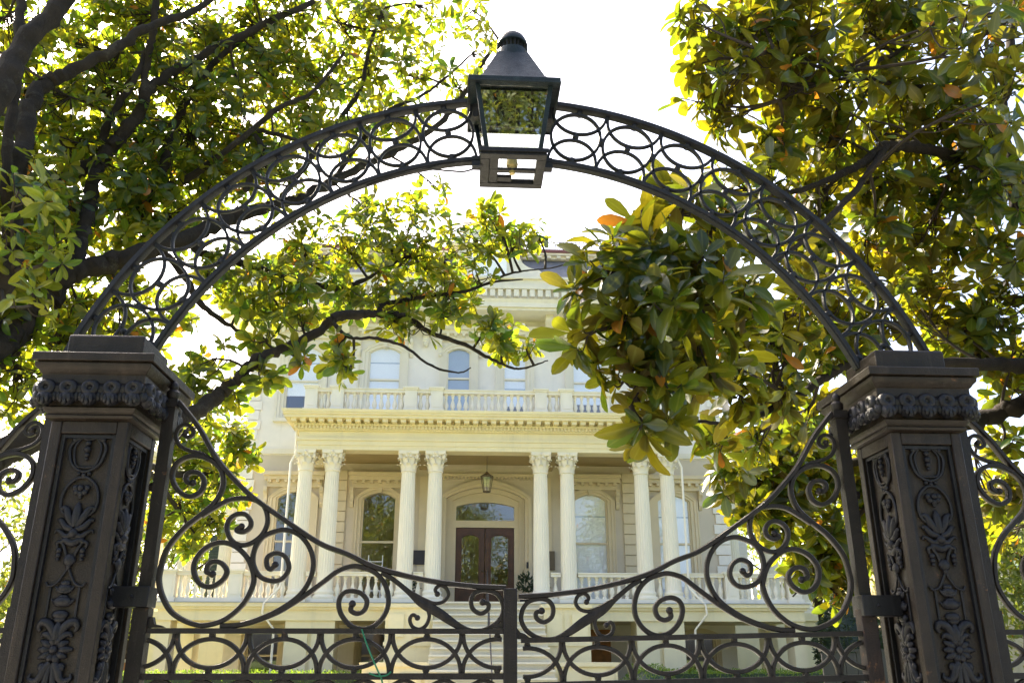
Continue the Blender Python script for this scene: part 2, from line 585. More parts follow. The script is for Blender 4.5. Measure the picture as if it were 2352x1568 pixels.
# ------------------------------------------------------------------ measured curves and crown volumes (metres)
SCROLLS = {
 'slope_rail': [(-1.282,2.527),(-1.196,2.429),(-1.127,2.326),(-1.069,2.259),(-0.969,2.168),(-0.819,2.068),(-0.702,1.997),(-0.606,1.962),(-0.492,1.913),(-0.323,1.872),(-0.156,1.851),(-0.024,1.845)],
 's1': [(-1.192,2.217),(-1.207,2.216),(-1.22,2.229),(-1.217,2.249),(-1.196,2.258),(-1.169,2.25),(-1.152,2.221),(-1.161,2.184),(-1.198,2.166),(-1.243,2.189),(-1.272,2.24),(-1.259,2.292),(-1.206,2.319),(-1.142,2.305),(-1.095,2.265),(-1.081,2.207),(-1.101,2.15),(-1.141,2.107),(-1.206,2.048),(-1.254,1.977),(-1.269,1.906),(-1.268,1.858),(-1.247,1.806),(-1.209,1.756),(-1.148,1.723),(-1.089,1.713),(-1.022,1.733),(-0.963,1.786),(-0.935,1.854),(-0.942,1.903),(-0.969,1.951),(-1.017,1.989),(-1.068,2.0),(-1.12,1.978),(-1.15,1.934),(-1.148,1.891),(-1.122,1.854),(-1.083,1.844),(-1.047,1.865),(-1.033,1.897),(-1.051,1.924),(-1.079,1.933),(-1.101,1.921),(-1.104,1.896),(-1.082,1.888)],
 's2': [(-0.997,2.058),(-1.011,2.05),(-1.011,2.042),(-0.989,2.039),(-0.968,2.053),(-0.966,2.078),(-0.987,2.102),(-1.018,2.103),(-1.044,2.083),(-1.05,2.05),(-1.03,2.011),(-0.995,1.992),(-0.957,1.998),(-0.921,2.028),(-0.905,2.073),(-0.917,2.124),(-0.95,2.152),(-0.996,2.162),(-1.052,2.155),(-1.104,2.125),(-1.145,2.096)],
 's3': [(-0.862,1.922),(-0.877,1.906),(-0.892,1.919),(-0.892,1.949),(-0.86,1.964),(-0.827,1.949),(-0.813,1.911),(-0.83,1.876),(-0.867,1.865),(-0.913,1.881),(-0.941,1.924),(-0.943,1.973),(-0.92,2.017),(-0.878,2.04),(-0.834,2.047),(-0.782,2.027),(-0.742,1.98),(-0.726,1.925),(-0.736,1.866),(-0.77,1.813),(-0.831,1.768),(-0.898,1.736),(-0.971,1.715),(-1.035,1.711)],
 's4': [(-1.003,1.709),(-0.929,1.723),(-0.846,1.754),(-0.795,1.783),(-0.743,1.818),(-0.681,1.866),(-0.634,1.902),(-0.585,1.918),(-0.547,1.914),(-0.502,1.897),(-0.467,1.862),(-0.449,1.814),(-0.452,1.766),(-0.479,1.724),(-0.524,1.701),(-0.574,1.711),(-0.611,1.747),(-0.625,1.787),(-0.616,1.818),(-0.587,1.832),(-0.548,1.824),(-0.525,1.798),(-0.532,1.766),(-0.556,1.754),(-0.58,1.765),(-0.576,1.787)],
 's5': [(-0.477,1.897),(-0.434,1.873),(-0.377,1.83),(-0.332,1.793),(-0.264,1.756),(-0.197,1.714),(-0.147,1.696),(-0.098,1.7),(-0.054,1.725),(-0.033,1.762),(-0.038,1.799),(-0.06,1.826),(-0.099,1.836),(-0.133,1.828),(-0.149,1.804),(-0.143,1.772),(-0.115,1.755),(-0.09,1.767),(-0.087,1.788),(-0.107,1.794)],
 's6': [(-0.366,1.827),(-0.321,1.804),(-0.282,1.79),(-0.249,1.796),(-0.232,1.82),(-0.242,1.844),(-0.264,1.852),(-0.28,1.838),(-0.272,1.822)],
 's7': [(-0.34,1.801),(-0.309,1.772),(-0.299,1.745),(-0.31,1.714),(-0.334,1.701),(-0.359,1.711),(-0.368,1.735),(-0.357,1.75),(-0.341,1.74)],
 's8': [(-1.243,2.409),(-1.247,2.398),(-1.231,2.391),(-1.215,2.404),(-1.224,2.429),(-1.249,2.44),(-1.273,2.424),(-1.278,2.392),(-1.259,2.359),(-1.22,2.339),(-1.173,2.328),(-1.127,2.302)],
}
LEFT_LIMBS = {
 'trunk_up': [(-3.68,3.0,4.33,0.08),(-3.81,3.1,4.9,0.076),(-3.92,3.2,5.56,0.076),(-3.98,3.3,6.07,0.068),(-3.95,3.4,6.38,0.062),(-3.79,3.5,6.61,0.055),(-3.5,3.6,6.94,0.049),(-3.27,3.7,7.28,0.042),(-2.91,3.9,7.7,0.03),(-2.58,4.1,8.33,0.027)],
 'trunk_left': [(-3.82,3.0,4.96,0.045),(-3.87,2.9,5.57,0.042),(-3.92,2.9,6.16,0.039),(-3.98,2.9,6.59,0.037),(-4.05,2.9,7.05,0.034)],
 'grey': [(-3.48,4.7,5.71,0.061),(-3.42,4.7,6.06,0.062),(-3.33,4.7,6.39,0.058),(-3.32,4.8,6.91,0.051),(-3.19,4.8,7.35,0.042),(-3.02,4.9,7.83,0.034),(-2.6,5.0,8.41,0.02)],
 'side': [(-2.51,4.8,6.15,0.036),(-2.38,4.8,6.62,0.032),(-2.48,4.8,6.87,0.028),(-2.2,4.8,6.84,0.023),(-1.94,4.8,6.75,0.014)],
 'side2': [(-3.11,4.7,6.17,0.036),(-2.6,4.6,6.59,0.031),(-2.2,4.6,7.03,0.027),(-1.88,4.7,7.33,0.019),(-1.6,4.8,7.93,0.015)],
 'big_diag': [(-3.93,2.6,5.26,0.105),(-3.84,2.6,5.77,0.095),(-3.78,2.7,6.26,0.084),(-3.6,2.8,6.8,0.073),(-3.38,3.0,7.46,0.058)],
 'mid': [(-4.99,4.6,5.91,0.147),(-4.69,4.5,5.91,0.111),(-4.3,4.4,5.95,0.081),(-3.95,4.4,6.13,0.077),(-3.83,4.4,6.22,0.077),(-3.69,4.4,6.49,0.065),(-3.54,4.4,6.76,0.062),(-3.44,4.4,7.12,0.049),(-3.2,4.5,7.46,0.046),(-2.87,4.6,7.82,0.042),(-2.44,4.7,8.21,0.039),(-1.99,4.8,8.61,0.03)],
 'mid_up': [(-3.51,4.4,6.97,0.04),(-3.5,4.3,7.35,0.036),(-3.45,4.2,7.65,0.036),(-3.43,4.1,8.06,0.031)],
 'mid_up2': [(-3.86,4.4,6.42,0.043),(-3.71,4.3,6.81,0.035),(-3.6,4.3,7.1,0.031),(-3.52,4.3,7.48,0.027)],
 'riser': [(-3.78,3.9,4.52,0.083),(-3.72,4.0,4.94,0.078),(-3.73,4.1,5.21,0.072),(-3.76,4.2,5.52,0.065),(-3.81,4.3,5.92,0.063),(-3.83,4.4,6.19,0.06)],
 'main': [(-4.08,3.4,3.68,0.17),(-3.97,3.6,4.01,0.156),(-3.94,3.7,4.23,0.145),(-3.85,3.8,4.51,0.127),(-3.72,3.9,4.77,0.103),(-3.59,4.0,4.88,0.093),(-3.46,4.1,4.97,0.091),(-3.24,4.2,5.12,0.089),(-3.05,4.4,5.35,0.079),(-2.74,4.7,5.68,0.07),(-2.52,4.9,5.95,0.063),(-2.22,5.1,6.17,0.056),(-1.99,5.3,6.39,0.053),(-1.74,5.5,6.7,0.05),(-1.35,5.7,7.09,0.046),(-1.12,5.8,7.29,0.042),(-0.62,6.0,7.81,0.038),(-0.3,6.1,8.31,0.033),(-0.09,6.2,8.83,0.028),(0.2,6.3,9.45,0.018)],
 'lowfar': [(-3.23,4.2,3.4,0.045),(-3.35,5.4,3.43,0.039),(-3.27,6.4,3.5,0.034),(-3.04,6.9,3.66,0.02),(-2.79,7.0,3.89,0.01)],
 'lowfar2': [(-3.35,5.4,3.43,0.026),(-3.35,6.5,3.19,0.024),(-3.19,6.9,2.91,0.01)],
 'drop': [(-3.09,4.4,5.26,0.037),(-2.9,4.5,5.06,0.033),(-2.77,4.6,4.84,0.033),(-2.55,4.7,4.67,0.025),(-2.26,4.8,4.54,0.017)],
 'reach': [(-2.9,4.6,5.44,0.047),(-2.8,4.7,5.37,0.043),(-2.44,4.9,5.37,0.04),(-2.04,5.0,5.26,0.036),(-1.59,5.1,5.22,0.032),(-1.37,5.2,5.31,0.028),(-1.18,5.2,5.42,0.018),(-0.86,5.3,5.68,0.014)],
 'low': [(-3.75,3.2,2.89,0.114),(-3.64,3.3,3.04,0.104),(-3.38,3.4,3.21,0.093),(-2.83,3.6,3.31,0.079),(-2.5,3.8,3.47,0.068),(-2.33,4.0,3.69,0.063),(-2.17,4.1,3.89,0.053),(-2.1,4.2,4.06,0.05),(-2.0,4.2,4.15,0.047),(-1.78,4.4,4.34,0.044),(-1.53,4.5,4.54,0.041),(-1.44,4.5,4.65,0.046),(-1.19,4.6,4.73,0.042),(-0.98,4.7,4.77,0.034),(-0.79,4.7,4.75,0.03),(-0.53,4.8,4.63,0.026),(-0.23,4.9,4.56,0.022),(0.01,4.9,4.43,0.017),(0.24,5.0,4.36,0.013),(0.39,5.0,4.34,0.011),(0.64,5.0,4.43,0.007)],
 'low_b': [(-1.47,4.5,4.62,0.025),(-1.27,4.4,4.42,0.016),(-1.01,4.4,4.41,0.016),(-0.75,4.4,4.33,0.014),(-0.5,4.4,4.15,0.012),(-0.25,4.4,4.09,0.008),(-0.14,4.4,4.14,0.006)],
 'low_c': [(-1.04,4.7,4.77,0.026),(-1.02,4.8,4.92,0.026),(-0.78,4.9,5.02,0.022),(-0.47,5.0,5.12,0.018),(-0.16,5.0,5.18,0.018),(0.08,5.1,5.32,0.014),(0.4,5.1,5.36,0.007)],
 'low_d': [(0.03,5.1,5.31,0.011),(0.24,5.2,5.46,0.012),(0.45,5.2,5.51,0.009),(0.73,5.2,5.55,0.007),(1.02,5.2,5.66,0.005)],
 'up_r': [(-2.22,5.1,6.17,0.037),(-2.0,5.2,6.72,0.034),(-1.61,5.4,7.61,0.03),(-1.49,5.5,7.99,0.026),(-1.43,5.6,8.7,0.021),(-1.31,5.7,9.32,0.017)],
 'up_r2': [(-1.74,5.5,6.7,0.03),(-1.23,5.7,7.74,0.026),(-0.83,5.8,8.08,0.021),(-0.58,5.9,8.38,0.016),(-0.15,6.0,8.95,0.011)],
}
RIGHT_LIMBS = {
 'stem': [(4.56,2.8,4.52,0.139),(4.36,2.8,5.08,0.086),(4.33,2.8,5.3,0.072),(4.33,2.8,5.59,0.055),(4.31,2.8,5.89,0.048),(4.42,2.8,6.21,0.045),(4.54,2.8,6.61,0.038),(4.69,2.8,7.11,0.031),(4.92,2.8,7.82,0.024)],
 'a': [(4.34,2.8,5.1,0.057),(4.12,2.7,5.46,0.047),(3.73,2.6,5.41,0.046),(3.42,2.5,5.41,0.045),(3.06,2.4,5.36,0.041),(2.8,2.3,5.14,0.033),(2.55,2.2,4.96,0.026),(2.2,2.1,4.77,0.019),(1.94,2.0,4.68,0.012)],
 'b': [(4.39,2.8,6.19,0.03),(3.97,2.6,6.06,0.025),(3.45,2.4,5.91,0.025),(3.15,2.3,5.87,0.021),(2.85,2.2,5.84,0.017),(2.55,2.1,5.72,0.013),(2.32,2.0,5.58,0.01),(2.08,2.0,5.46,0.006)],
 'c': [(4.48,2.7,6.96,0.027),(3.49,2.3,6.43,0.021),(3.2,2.2,6.11,0.021),(2.88,2.1,5.91,0.017),(2.57,2.0,5.73,0.013),(2.3,1.9,5.7,0.01),(1.94,1.8,5.72,0.006)],
 'd': [(4.66,3.2,3.77,0.092),(4.28,3.1,3.79,0.063),(3.85,3.0,3.79,0.048),(3.27,2.9,3.74,0.04),(2.76,2.8,3.69,0.036),(2.48,2.7,3.56,0.032),(2.17,2.6,3.36,0.028),(1.81,2.4,3.16,0.021),(1.53,2.2,3.06,0.014),(1.27,2.0,3.02,0.011)],
 'e': [(4.74,3.3,3.66,0.093),(4.43,3.4,3.58,0.079),(4.18,3.5,3.5,0.069),(3.75,3.6,3.35,0.051),(3.26,3.8,3.21,0.037),(2.75,4.0,3.02,0.026),(2.37,4.2,2.82,0.015)],
 'f': [(3.06,2.4,5.36,0.027),(2.5,2.0,4.67,0.022),(1.91,1.6,4.08,0.017),(1.41,1.3,3.64,0.013),(1.01,1.0,3.4,0.009),(0.67,0.9,3.25,0.006)],
 'g': [(1.5,1.4,3.71,0.01),(1.1,1.1,3.71,0.009),(0.83,1.0,3.65,0.007),(0.62,0.9,3.55,0.005)],
 'h': [(2.17,2.6,3.36,0.016),(1.53,1.8,3.3,0.011),(1.12,1.3,3.18,0.009),(0.8,1.0,3.0,0.007),(0.67,1.0,2.83,0.004)],
 'i': [(3.75,3.6,3.35,0.029),(3.3,4.0,2.87,0.022),(2.94,4.2,2.42,0.015),(2.64,4.3,2.1,0.007)],
}
LEFT_PUFFS = [
 (-4.47,3.6,7.16,0.45,38),(-4.48,4.6,7.87,0.51,58),(-3.98,4.8,8.3,0.48,58),(-3.43,5.0,8.37,0.5,61),(-2.86,5.2,8.63,0.49,58),
 (-2.31,5.4,8.89,0.42,38),(-1.77,5.6,8.95,0.43,35),(-1.32,5.8,9.21,0.39,26),(-0.78,5.9,9.52,0.34,17),(-0.33,6.0,9.6,0.29,13),
 (-4.38,4.0,6.77,0.42,44),(-4.21,4.8,7.37,0.47,58),(-3.66,5.0,7.59,0.48,58),(-3.12,5.2,7.76,0.5,58),(-2.55,5.4,8.06,0.49,52),
 (-1.98,5.6,8.17,0.45,44),(-1.39,5.8,8.47,0.41,32),(-0.81,6.0,8.58,0.36,23),(-0.36,6.1,8.48,0.22,12),(-0.2,6.1,9.02,0.26,12),
 (-4.34,4.0,6.14,0.41,44),(-4.17,4.6,6.53,0.4,49),(-3.74,4.8,6.68,0.41,52),(-3.24,5.0,6.88,0.45,58),(-2.71,5.2,7.14,0.46,58),
 (-2.14,5.4,7.35,0.4,38),(-1.62,5.6,7.51,0.39,32),(-1.14,5.8,7.84,0.34,23),(-3.93,3.4,5.18,0.37,38),(-3.97,4.2,5.57,0.33,44),
 (-3.64,4.6,5.9,0.35,49),(-3.3,4.9,6.18,0.39,49),(-2.89,5.1,6.47,0.38,44),(-2.47,5.2,6.65,0.36,35),(-3.76,3.2,4.61,0.28,26),
 (-3.92,4.0,5.11,0.27,32),(-3.55,4.6,5.56,0.26,29),(-3.21,4.9,5.83,0.27,23),(-3.81,3.8,3.74,0.32,32),(-3.82,4.2,4.23,0.31,41),
 (-3.7,4.4,4.64,0.32,38),(-3.46,4.6,4.96,0.25,23),(-3.97,3.6,4.35,0.22,15),(-3.42,4.6,4.42,0.29,23),(-3.04,4.8,4.78,0.19,13),
 (-3.4,4.4,4.01,0.24,15),(-2.75,4.8,5.16,0.24,14),(-2.47,5.0,5.25,0.29,20),(-2.16,5.1,5.55,0.3,22),(-1.83,5.2,5.71,0.3,24),
 (-1.47,5.2,5.77,0.3,24),(-1.11,5.3,5.83,0.28,22),(-0.77,5.3,5.63,0.28,22),(-0.4,5.3,5.7,0.28,20),(-0.07,5.3,5.86,0.26,16),
 (0.07,5.3,6.19,0.19,8),(0.32,5.3,5.87,0.21,10),(0.58,5.3,6.01,0.14,6),(-0.8,5.4,6.27,0.27,13),(-1.23,5.4,6.31,0.24,12),
 (-0.03,5.3,6.37,0.12,3),(-0.57,5.5,6.61,0.22,6),(-2.16,4.9,4.98,0.26,18),(-1.84,5.0,5.07,0.27,18),(-1.49,5.0,5.08,0.24,16),
 (-1.12,4.9,5.05,0.24,14),(-0.77,4.9,5.11,0.22,14),(-0.42,5.0,5.16,0.2,11),(-0.11,5.1,5.31,0.21,9),(-2.04,4.4,4.42,0.18,8),
 (-1.76,4.5,4.6,0.16,8),(-2.38,4.8,4.88,0.19,9),(-0.91,4.7,4.69,0.15,6),(-0.66,4.7,4.61,0.13,5),(-0.33,4.9,4.88,0.18,9),
 (0.03,4.9,4.79,0.2,10),(0.25,5.0,4.64,0.18,10),(0.43,5.0,4.55,0.1,4),(-1.4,4.4,4.3,0.14,7),(-1.26,4.4,4.09,0.11,5),
 (-1.69,4.3,4.18,0.1,4),(-2.0,4.2,4.02,0.11,5),(-2.47,4.2,4.09,0.19,8),(-2.6,4.2,3.88,0.17,12),(-2.21,4.2,3.81,0.12,7),
 (-3.25,2.2,4.64,0.18,4),(-2.99,2.2,4.25,0.15,3),(-3.28,2.2,4.21,0.15,3),(-3.17,2.4,3.88,0.12,3),(-5.18,3.6,7.73,0.5,32),
 (-5.03,3.6,6.83,0.48,32),(-4.71,3.4,5.87,0.45,32),(-4.42,3.2,5.01,0.39,26),(-5.75,3.8,7.26,0.58,32),(-5.33,3.6,5.98,0.54,32),
 (-4.13,3.0,4.32,0.3,17),(-4.51,3.6,8.03,0.46,32),(-4.18,4.2,8.63,0.51,35),(-3.63,4.6,9.04,0.54,35),(-2.97,4.9,9.37,0.51,29),
 (-2.24,5.2,9.7,0.48,20),(-4.47,3.8,9.2,0.59,29),(-3.88,4.4,9.9,0.64,29),(-3.15,6.6,4.0,0.25,20),(-2.86,6.8,4.13,0.23,17),
 (-3.3,6.6,3.69,0.25,22),(-3.0,6.8,3.59,0.27,26),(-3.36,6.8,3.28,0.25,22),(-3.01,7.0,3.17,0.23,19),(-3.35,6.2,3.89,0.19,13),
 (-2.79,7.0,3.89,0.18,12),(-3.27,7.0,2.92,0.2,13),(-3.55,6.4,3.5,0.22,15),(-3.59,6.6,3.01,0.19,12),(-2.89,7.2,3.46,0.15,9),
 (-2.84,5.6,4.08,0.18,12),
]
RIGHT_PUFFS = [
 (1.75,2.2,6.28,0.24,10),(1.58,2.2,6.35,0.15,5),(1.99,2.0,6.16,0.27,15),(2.35,2.0,6.14,0.3,20),(2.88,2.2,6.37,0.31,22),
 (3.32,2.2,6.44,0.31,22),(3.03,1.2,5.54,0.26,9),(3.17,1.0,5.34,0.22,8),(1.55,2.2,5.9,0.15,6),(1.81,2.0,5.68,0.23,14),
 (2.21,2.1,5.69,0.26,18),(2.71,2.3,5.82,0.29,22),(3.29,2.5,6.03,0.32,24),(3.7,2.4,5.93,0.32,20),(3.22,1.2,5.0,0.22,8),
 (1.52,2.3,5.63,0.1,3),(1.82,2.3,5.54,0.17,7),(2.17,2.3,5.32,0.2,12),(2.65,2.6,5.49,0.28,20),(3.2,2.8,5.68,0.31,24),
 (3.7,2.8,5.75,0.33,24),(3.9,2.4,5.45,0.27,16),(2.02,2.2,4.88,0.19,12),(2.47,2.5,4.96,0.25,18),(3.05,2.8,5.14,0.3,24),
 (3.61,3.0,5.27,0.33,26),(3.93,2.8,5.17,0.32,22),(3.87,2.2,4.87,0.23,10),(1.0,1.0,4.01,0.14,5),(0.77,1.0,3.94,0.11,4),
 (1.25,1.2,4.01,0.15,7),(1.71,1.8,4.27,0.2,12),(2.39,2.6,4.48,0.27,18),(3.04,3.0,4.73,0.29,22),(3.59,3.2,4.8,0.26,18),
 (3.99,3.2,4.89,0.3,20),(4.16,2.8,4.66,0.28,16),(0.49,0.85,3.55,0.11,4),(0.67,0.9,3.65,0.14,6),(0.88,0.9,3.63,0.15,8),
 (1.11,0.95,3.63,0.15,8),(0.4,0.85,3.42,0.06,2),(0.61,0.9,3.37,0.16,8),(0.83,0.85,3.33,0.17,10),(1.1,1.0,3.4,0.18,10),
 (1.46,1.4,3.6,0.19,12),(2.02,2.2,3.91,0.23,15),(2.59,2.8,4.1,0.25,20),(3.13,3.1,4.27,0.25,18),(2.85,3.0,3.89,0.17,10),
 (0.42,0.9,3.17,0.09,3),(0.61,0.95,3.15,0.14,6),(0.8,1.0,3.14,0.15,7),(1.07,1.2,3.22,0.16,8),(1.45,1.7,3.4,0.19,12),
 (1.96,2.3,3.63,0.23,16),(2.45,2.8,3.78,0.23,15),(0.66,1.0,2.97,0.12,5),(0.85,1.05,2.94,0.14,6),(1.13,1.4,3.03,0.15,7),
 (1.52,1.9,3.21,0.17,10),(1.97,2.4,3.4,0.18,12),(0.74,1.0,2.76,0.1,4),(0.9,1.1,2.77,0.1,4),(2.41,3.0,3.36,0.18,10),
 (1.51,2.4,3.0,0.1,5),(1.95,3.0,3.18,0.16,8),(2.44,3.6,3.22,0.21,21),(2.81,3.8,3.24,0.22,21),(1.94,3.6,2.97,0.14,9),
 (2.23,3.8,3.04,0.2,18),(2.59,4.0,3.01,0.21,20),(2.94,4.1,3.0,0.23,21),(3.28,4.2,2.9,0.19,15),(2.09,3.8,2.72,0.16,9),
 (2.44,4.0,2.68,0.18,12),(2.81,4.2,2.6,0.21,20),(3.07,4.2,2.49,0.23,21),(2.82,4.3,2.32,0.17,14),(3.03,4.3,2.17,0.15,11),
 (3.42,4.3,2.51,0.15,9),(3.31,4.0,3.21,0.19,14),(1.98,2.2,6.85,0.32,14),(2.57,2.3,7.02,0.36,16),(3.2,2.4,7.19,0.41,18),
 (3.71,2.3,7.13,0.4,16),(4.04,2.0,6.86,0.38,14),(2.6,2.6,8.0,0.47,12),(3.62,2.6,8.11,0.52,14),(4.5,2.4,7.95,0.5,12),
 (4.7,2.4,6.19,0.39,14),(4.8,2.8,5.4,0.4,14),(4.24,3.2,4.42,0.25,15),(4.01,3.4,4.37,0.3,18),(3.72,3.4,4.49,0.26,15),
 (4.41,3.4,4.07,0.22,11),(4.06,3.4,4.06,0.26,14),(4.46,3.6,3.74,0.17,8),(4.42,3.8,3.33,0.19,10),(4.46,3.8,2.96,0.17,9),
 (4.35,4.0,2.96,0.15,7),(4.49,4.2,2.65,0.15,6),(3.74,4.2,3.1,0.15,5),(1.63,1.9,4.75,0.17,8),(1.25,1.4,4.31,0.12,5),
 (1.01,1.2,4.24,0.09,3),(1.91,2.2,4.7,0.19,9),
]
# ------------------------------------------------------------------ ground
def ground_mat(name, a, b_, scale, rough=0.9, bs=0.4, b2=None):
    m, N, L, b = new_mat(name)
    pos = obj_coord(N, L)
    c = ramp(N, L, noise(N, L, scale, 8, 0.7, pos), 0.3, 0.7, a, b_)
    if b2:
        c = mixc(N, L, noise(N, L, scale * 0.08, 4, 0.6, pos), c, b2)
    L.new(c, b.inputs['Base Color'])
    b.inputs['Roughness'].default_value = rough
    bump(N, L, b, noise(N, L, scale * 9, 6, 0.7, pos), bs, 0.02)
    return m


M_LAWN = ground_mat('lawn', (0.05, 0.09, 0.02), (0.12, 0.17, 0.035), 6, 0.9, 0.8, (0.10, 0.12, 0.03))
M_PAVE = ground_mat('concrete', (0.26, 0.25, 0.23), (0.36, 0.345, 0.32), 2, 0.85, 0.3)
M_ROAD = ground_mat('asphalt', (0.04, 0.04, 0.042), (0.06, 0.06, 0.062), 3, 0.9, 0.5)


def sheet(name, x0, x1, y0, y1, z, mat, label):
    o = MB().add([(x0, y0, z), (x1, y0, z), (x1, y1, z), (x0, y1, z)], [(0, 1, 2, 3)]).build(name, mat)
    return tag(o, label, None, None, 'structure')


sheet('ground', -600, 600, -600, 600, 0.0, M_LAWN, 'lawn and earth around the house reaching the horizon')
sheet('street', -300, 300, -16.0, -7.0, 0.008, M_ROAD, 'asphalt street in front of the gate')
tag(MB().box(-300, 300, -7.0, -6.82, -0.1, 0.12).build('kerb', M_PAVE), 'concrete kerb along the street', None, None, 'structure')
tag(MB().box(-300, 300, -4.9, 0.4, -0.1, 0.06).build('pavement', M_PAVE), 'concrete pavement under the iron gate', None, None, 'structure')
M_TAN = ground_mat('warm_bounce_ground', (0.30, 0.23, 0.11), (0.42, 0.33, 0.17), 3, 0.9, 0.4)  # tan for an added, unseen slab that reflects warm light up at the house
tag(MB().box(-9.5, 10.5, 15.0, 21.3, -0.1, 0.03).build('bounce_slab', M_TAN), 'unseen tan ground slab added to bounce warm light onto the soffit', None, None, 'structure')
tag(MB().box(-1.3, 2.4, 0.41, 14.9, -0.1, 0.05).build('path', M_PAVE), 'garden path from gate to stairs', None, None, 'structure')

# ------------------------------------------------------------------ the house
HX = 0.53
house = thing('mansion', (HX, 24.6, 0), 'cream mansion with paired fluted columns, balcony and wide front stairs', 'house')


def arc_path(cx, half, z0, zs, rise, n=14):
    p = [(cx - half, z0)]
    for i in range(n + 1):
        u = -1 + 2 * i / n
        p.append((cx + half * u, zs + rise * (1 - u * u)))
    p.append((cx + half, z0))
    return p


def wall_openings(mb, x0, x1, z0, z1, y0, y1, ops):
    """ops: (cx, half, za, zs, rise) sorted by cx; every opening reaches from za to its arched head"""
    x = x0
    for cx, h, za, zs, rise in sorted(ops):
        mb.box(x, cx - h, y0, y1, z0, z1)
        if za > z0 + 1e-4:
            mb.box(cx - h, cx + h, y0, y1, z0, za)
        top = [(cx + h * (-1 + 2 * i / 12), zs + rise * (1 - (-1 + 2 * i / 12) ** 2)) for i in range(13)]
        for i in range(12):
            a, b = top[i], top[i + 1]
            mb.prism([a, b, (b[0], z1), (a[0], z1)], y0, y1)
        x = cx + h
    mb.box(x, x1, y0, y1, z0, z1)


YW = 24.6
HW = 7.75
w1 = [(HX + s * 3.36, 0.56, 3.2, 6.38, 0.19) for s in (-1, 1)] + [(HX + s * 6.05, 0.56, 3.2, 6.38, 0.19) for s in (-1, 1)] + [(HX, 1.25, 3.0, 6.42, 0.36)]
w2 = [(HX + s * 0.945, 0.42, 8.7, 11.32, 0.15) for s in (-1, 1)] + [(HX + s * 3.42, 0.56, 8.7, 11.28, 0.2) for s in (-1, 1)] + \
     [(HX + s * 6.08, 0.57, 8.95, 11.25, 0.2) for s in (-1, 1)]
wb = [(HX - 3.2, 0.55, 0.9, 2.3, 0.05)] + [(HX + s * 6.6, 0.5, 0.9, 2.3, 0.05) for s in (-1, 1)]
mb = MB()
wall_openings(mb, HX - HW, HX + HW, 0.0, 2.81, YW, YW + 0.35, wb)
mb.build('basement_wall', M_WALL, house)
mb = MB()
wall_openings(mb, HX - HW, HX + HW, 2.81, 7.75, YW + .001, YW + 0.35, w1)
mb.build('ground_floor_wall', M_WALL_SHADED, house)
mb = MB()
wall_openings(mb, HX - HW, HX + HW, 7.75, 12.46, YW, YW + 0.35, w2)
mb.build('upper_wall', M_WALL, house)
for s in (-1, 1):
    MB().box(HX + s * HW, HX + s * (HW - 0.35), YW + 0.352, 37.0, 0, 12.46).build('side_wall', M_WALL, house)
MB().box(HX - HW + .352, HX + HW - .352, 36.65, 37.0, 0, 12.46).build('rear_wall', M_WALL, house)
for z in (2.95, 7.8, 12.3):
    MB().box(HX - HW + .354, HX + HW - .354, YW + 0.353, 36.6, z - 0.12, z).build('floor_slab', M_CEIL, house)
MB().box(HX - HW + .354, HX + HW - .354, 29.0, 29.15, 0.0, 12.18).build('inner_partition', M_CEIL, house)

# string course
MB().box(HX - HW - .03, HX + HW + .03, YW - 0.05, YW + .3, 7.78, 7.95).build('string_course', M_TRIM, house)

# corner quoins and porch pilaster blocks, each a block with open joints
qm = MB().box(-0.235, 0.235, -0.06, 0.06, 0.0, 0.292)
q_me = qm.mesh('quoin', M_WALL)
q2_me = MB().box(-0.20, 0.20, -0.06, 0.06, 0.0, 0.292).mesh('quoin', M_WALL)
q3_me = MB().box(-0.19, 0.19, -0.065, 0.05, 0.0, 0.295).mesh('quoin', M_TRIM_SHADED)
for s in (-1, 1):
    for i in range(29):
        z = 3.1 + i * 0.322
        if 7.5 < z < 8.0:
            continue
        me = q_me if i % 2 else q2_me
        inst('quoin', me, house, T(HX + s * (HW - (0.235 if i % 2 else 0.2) + 0.045), YW, z))
    for i in range(13):
        inst('quoin', q3_me, house, T(HX + s * 4.60, YW, 3.06 + i * 0.325))
    for i in range(8):
        inst('quoin', q3_me, house, T(HX + s * 5.0, YW, 0.2 + i * 0.325))
    # wall panel mouldings of the upper storey
    for x in (4.28, 5.23):
        MB().box(HX + s * (x - .03), HX + s * (x + .03), YW - .03, YW, 9.3, 11.9).build('panel_moulding', M_TRIM, house)


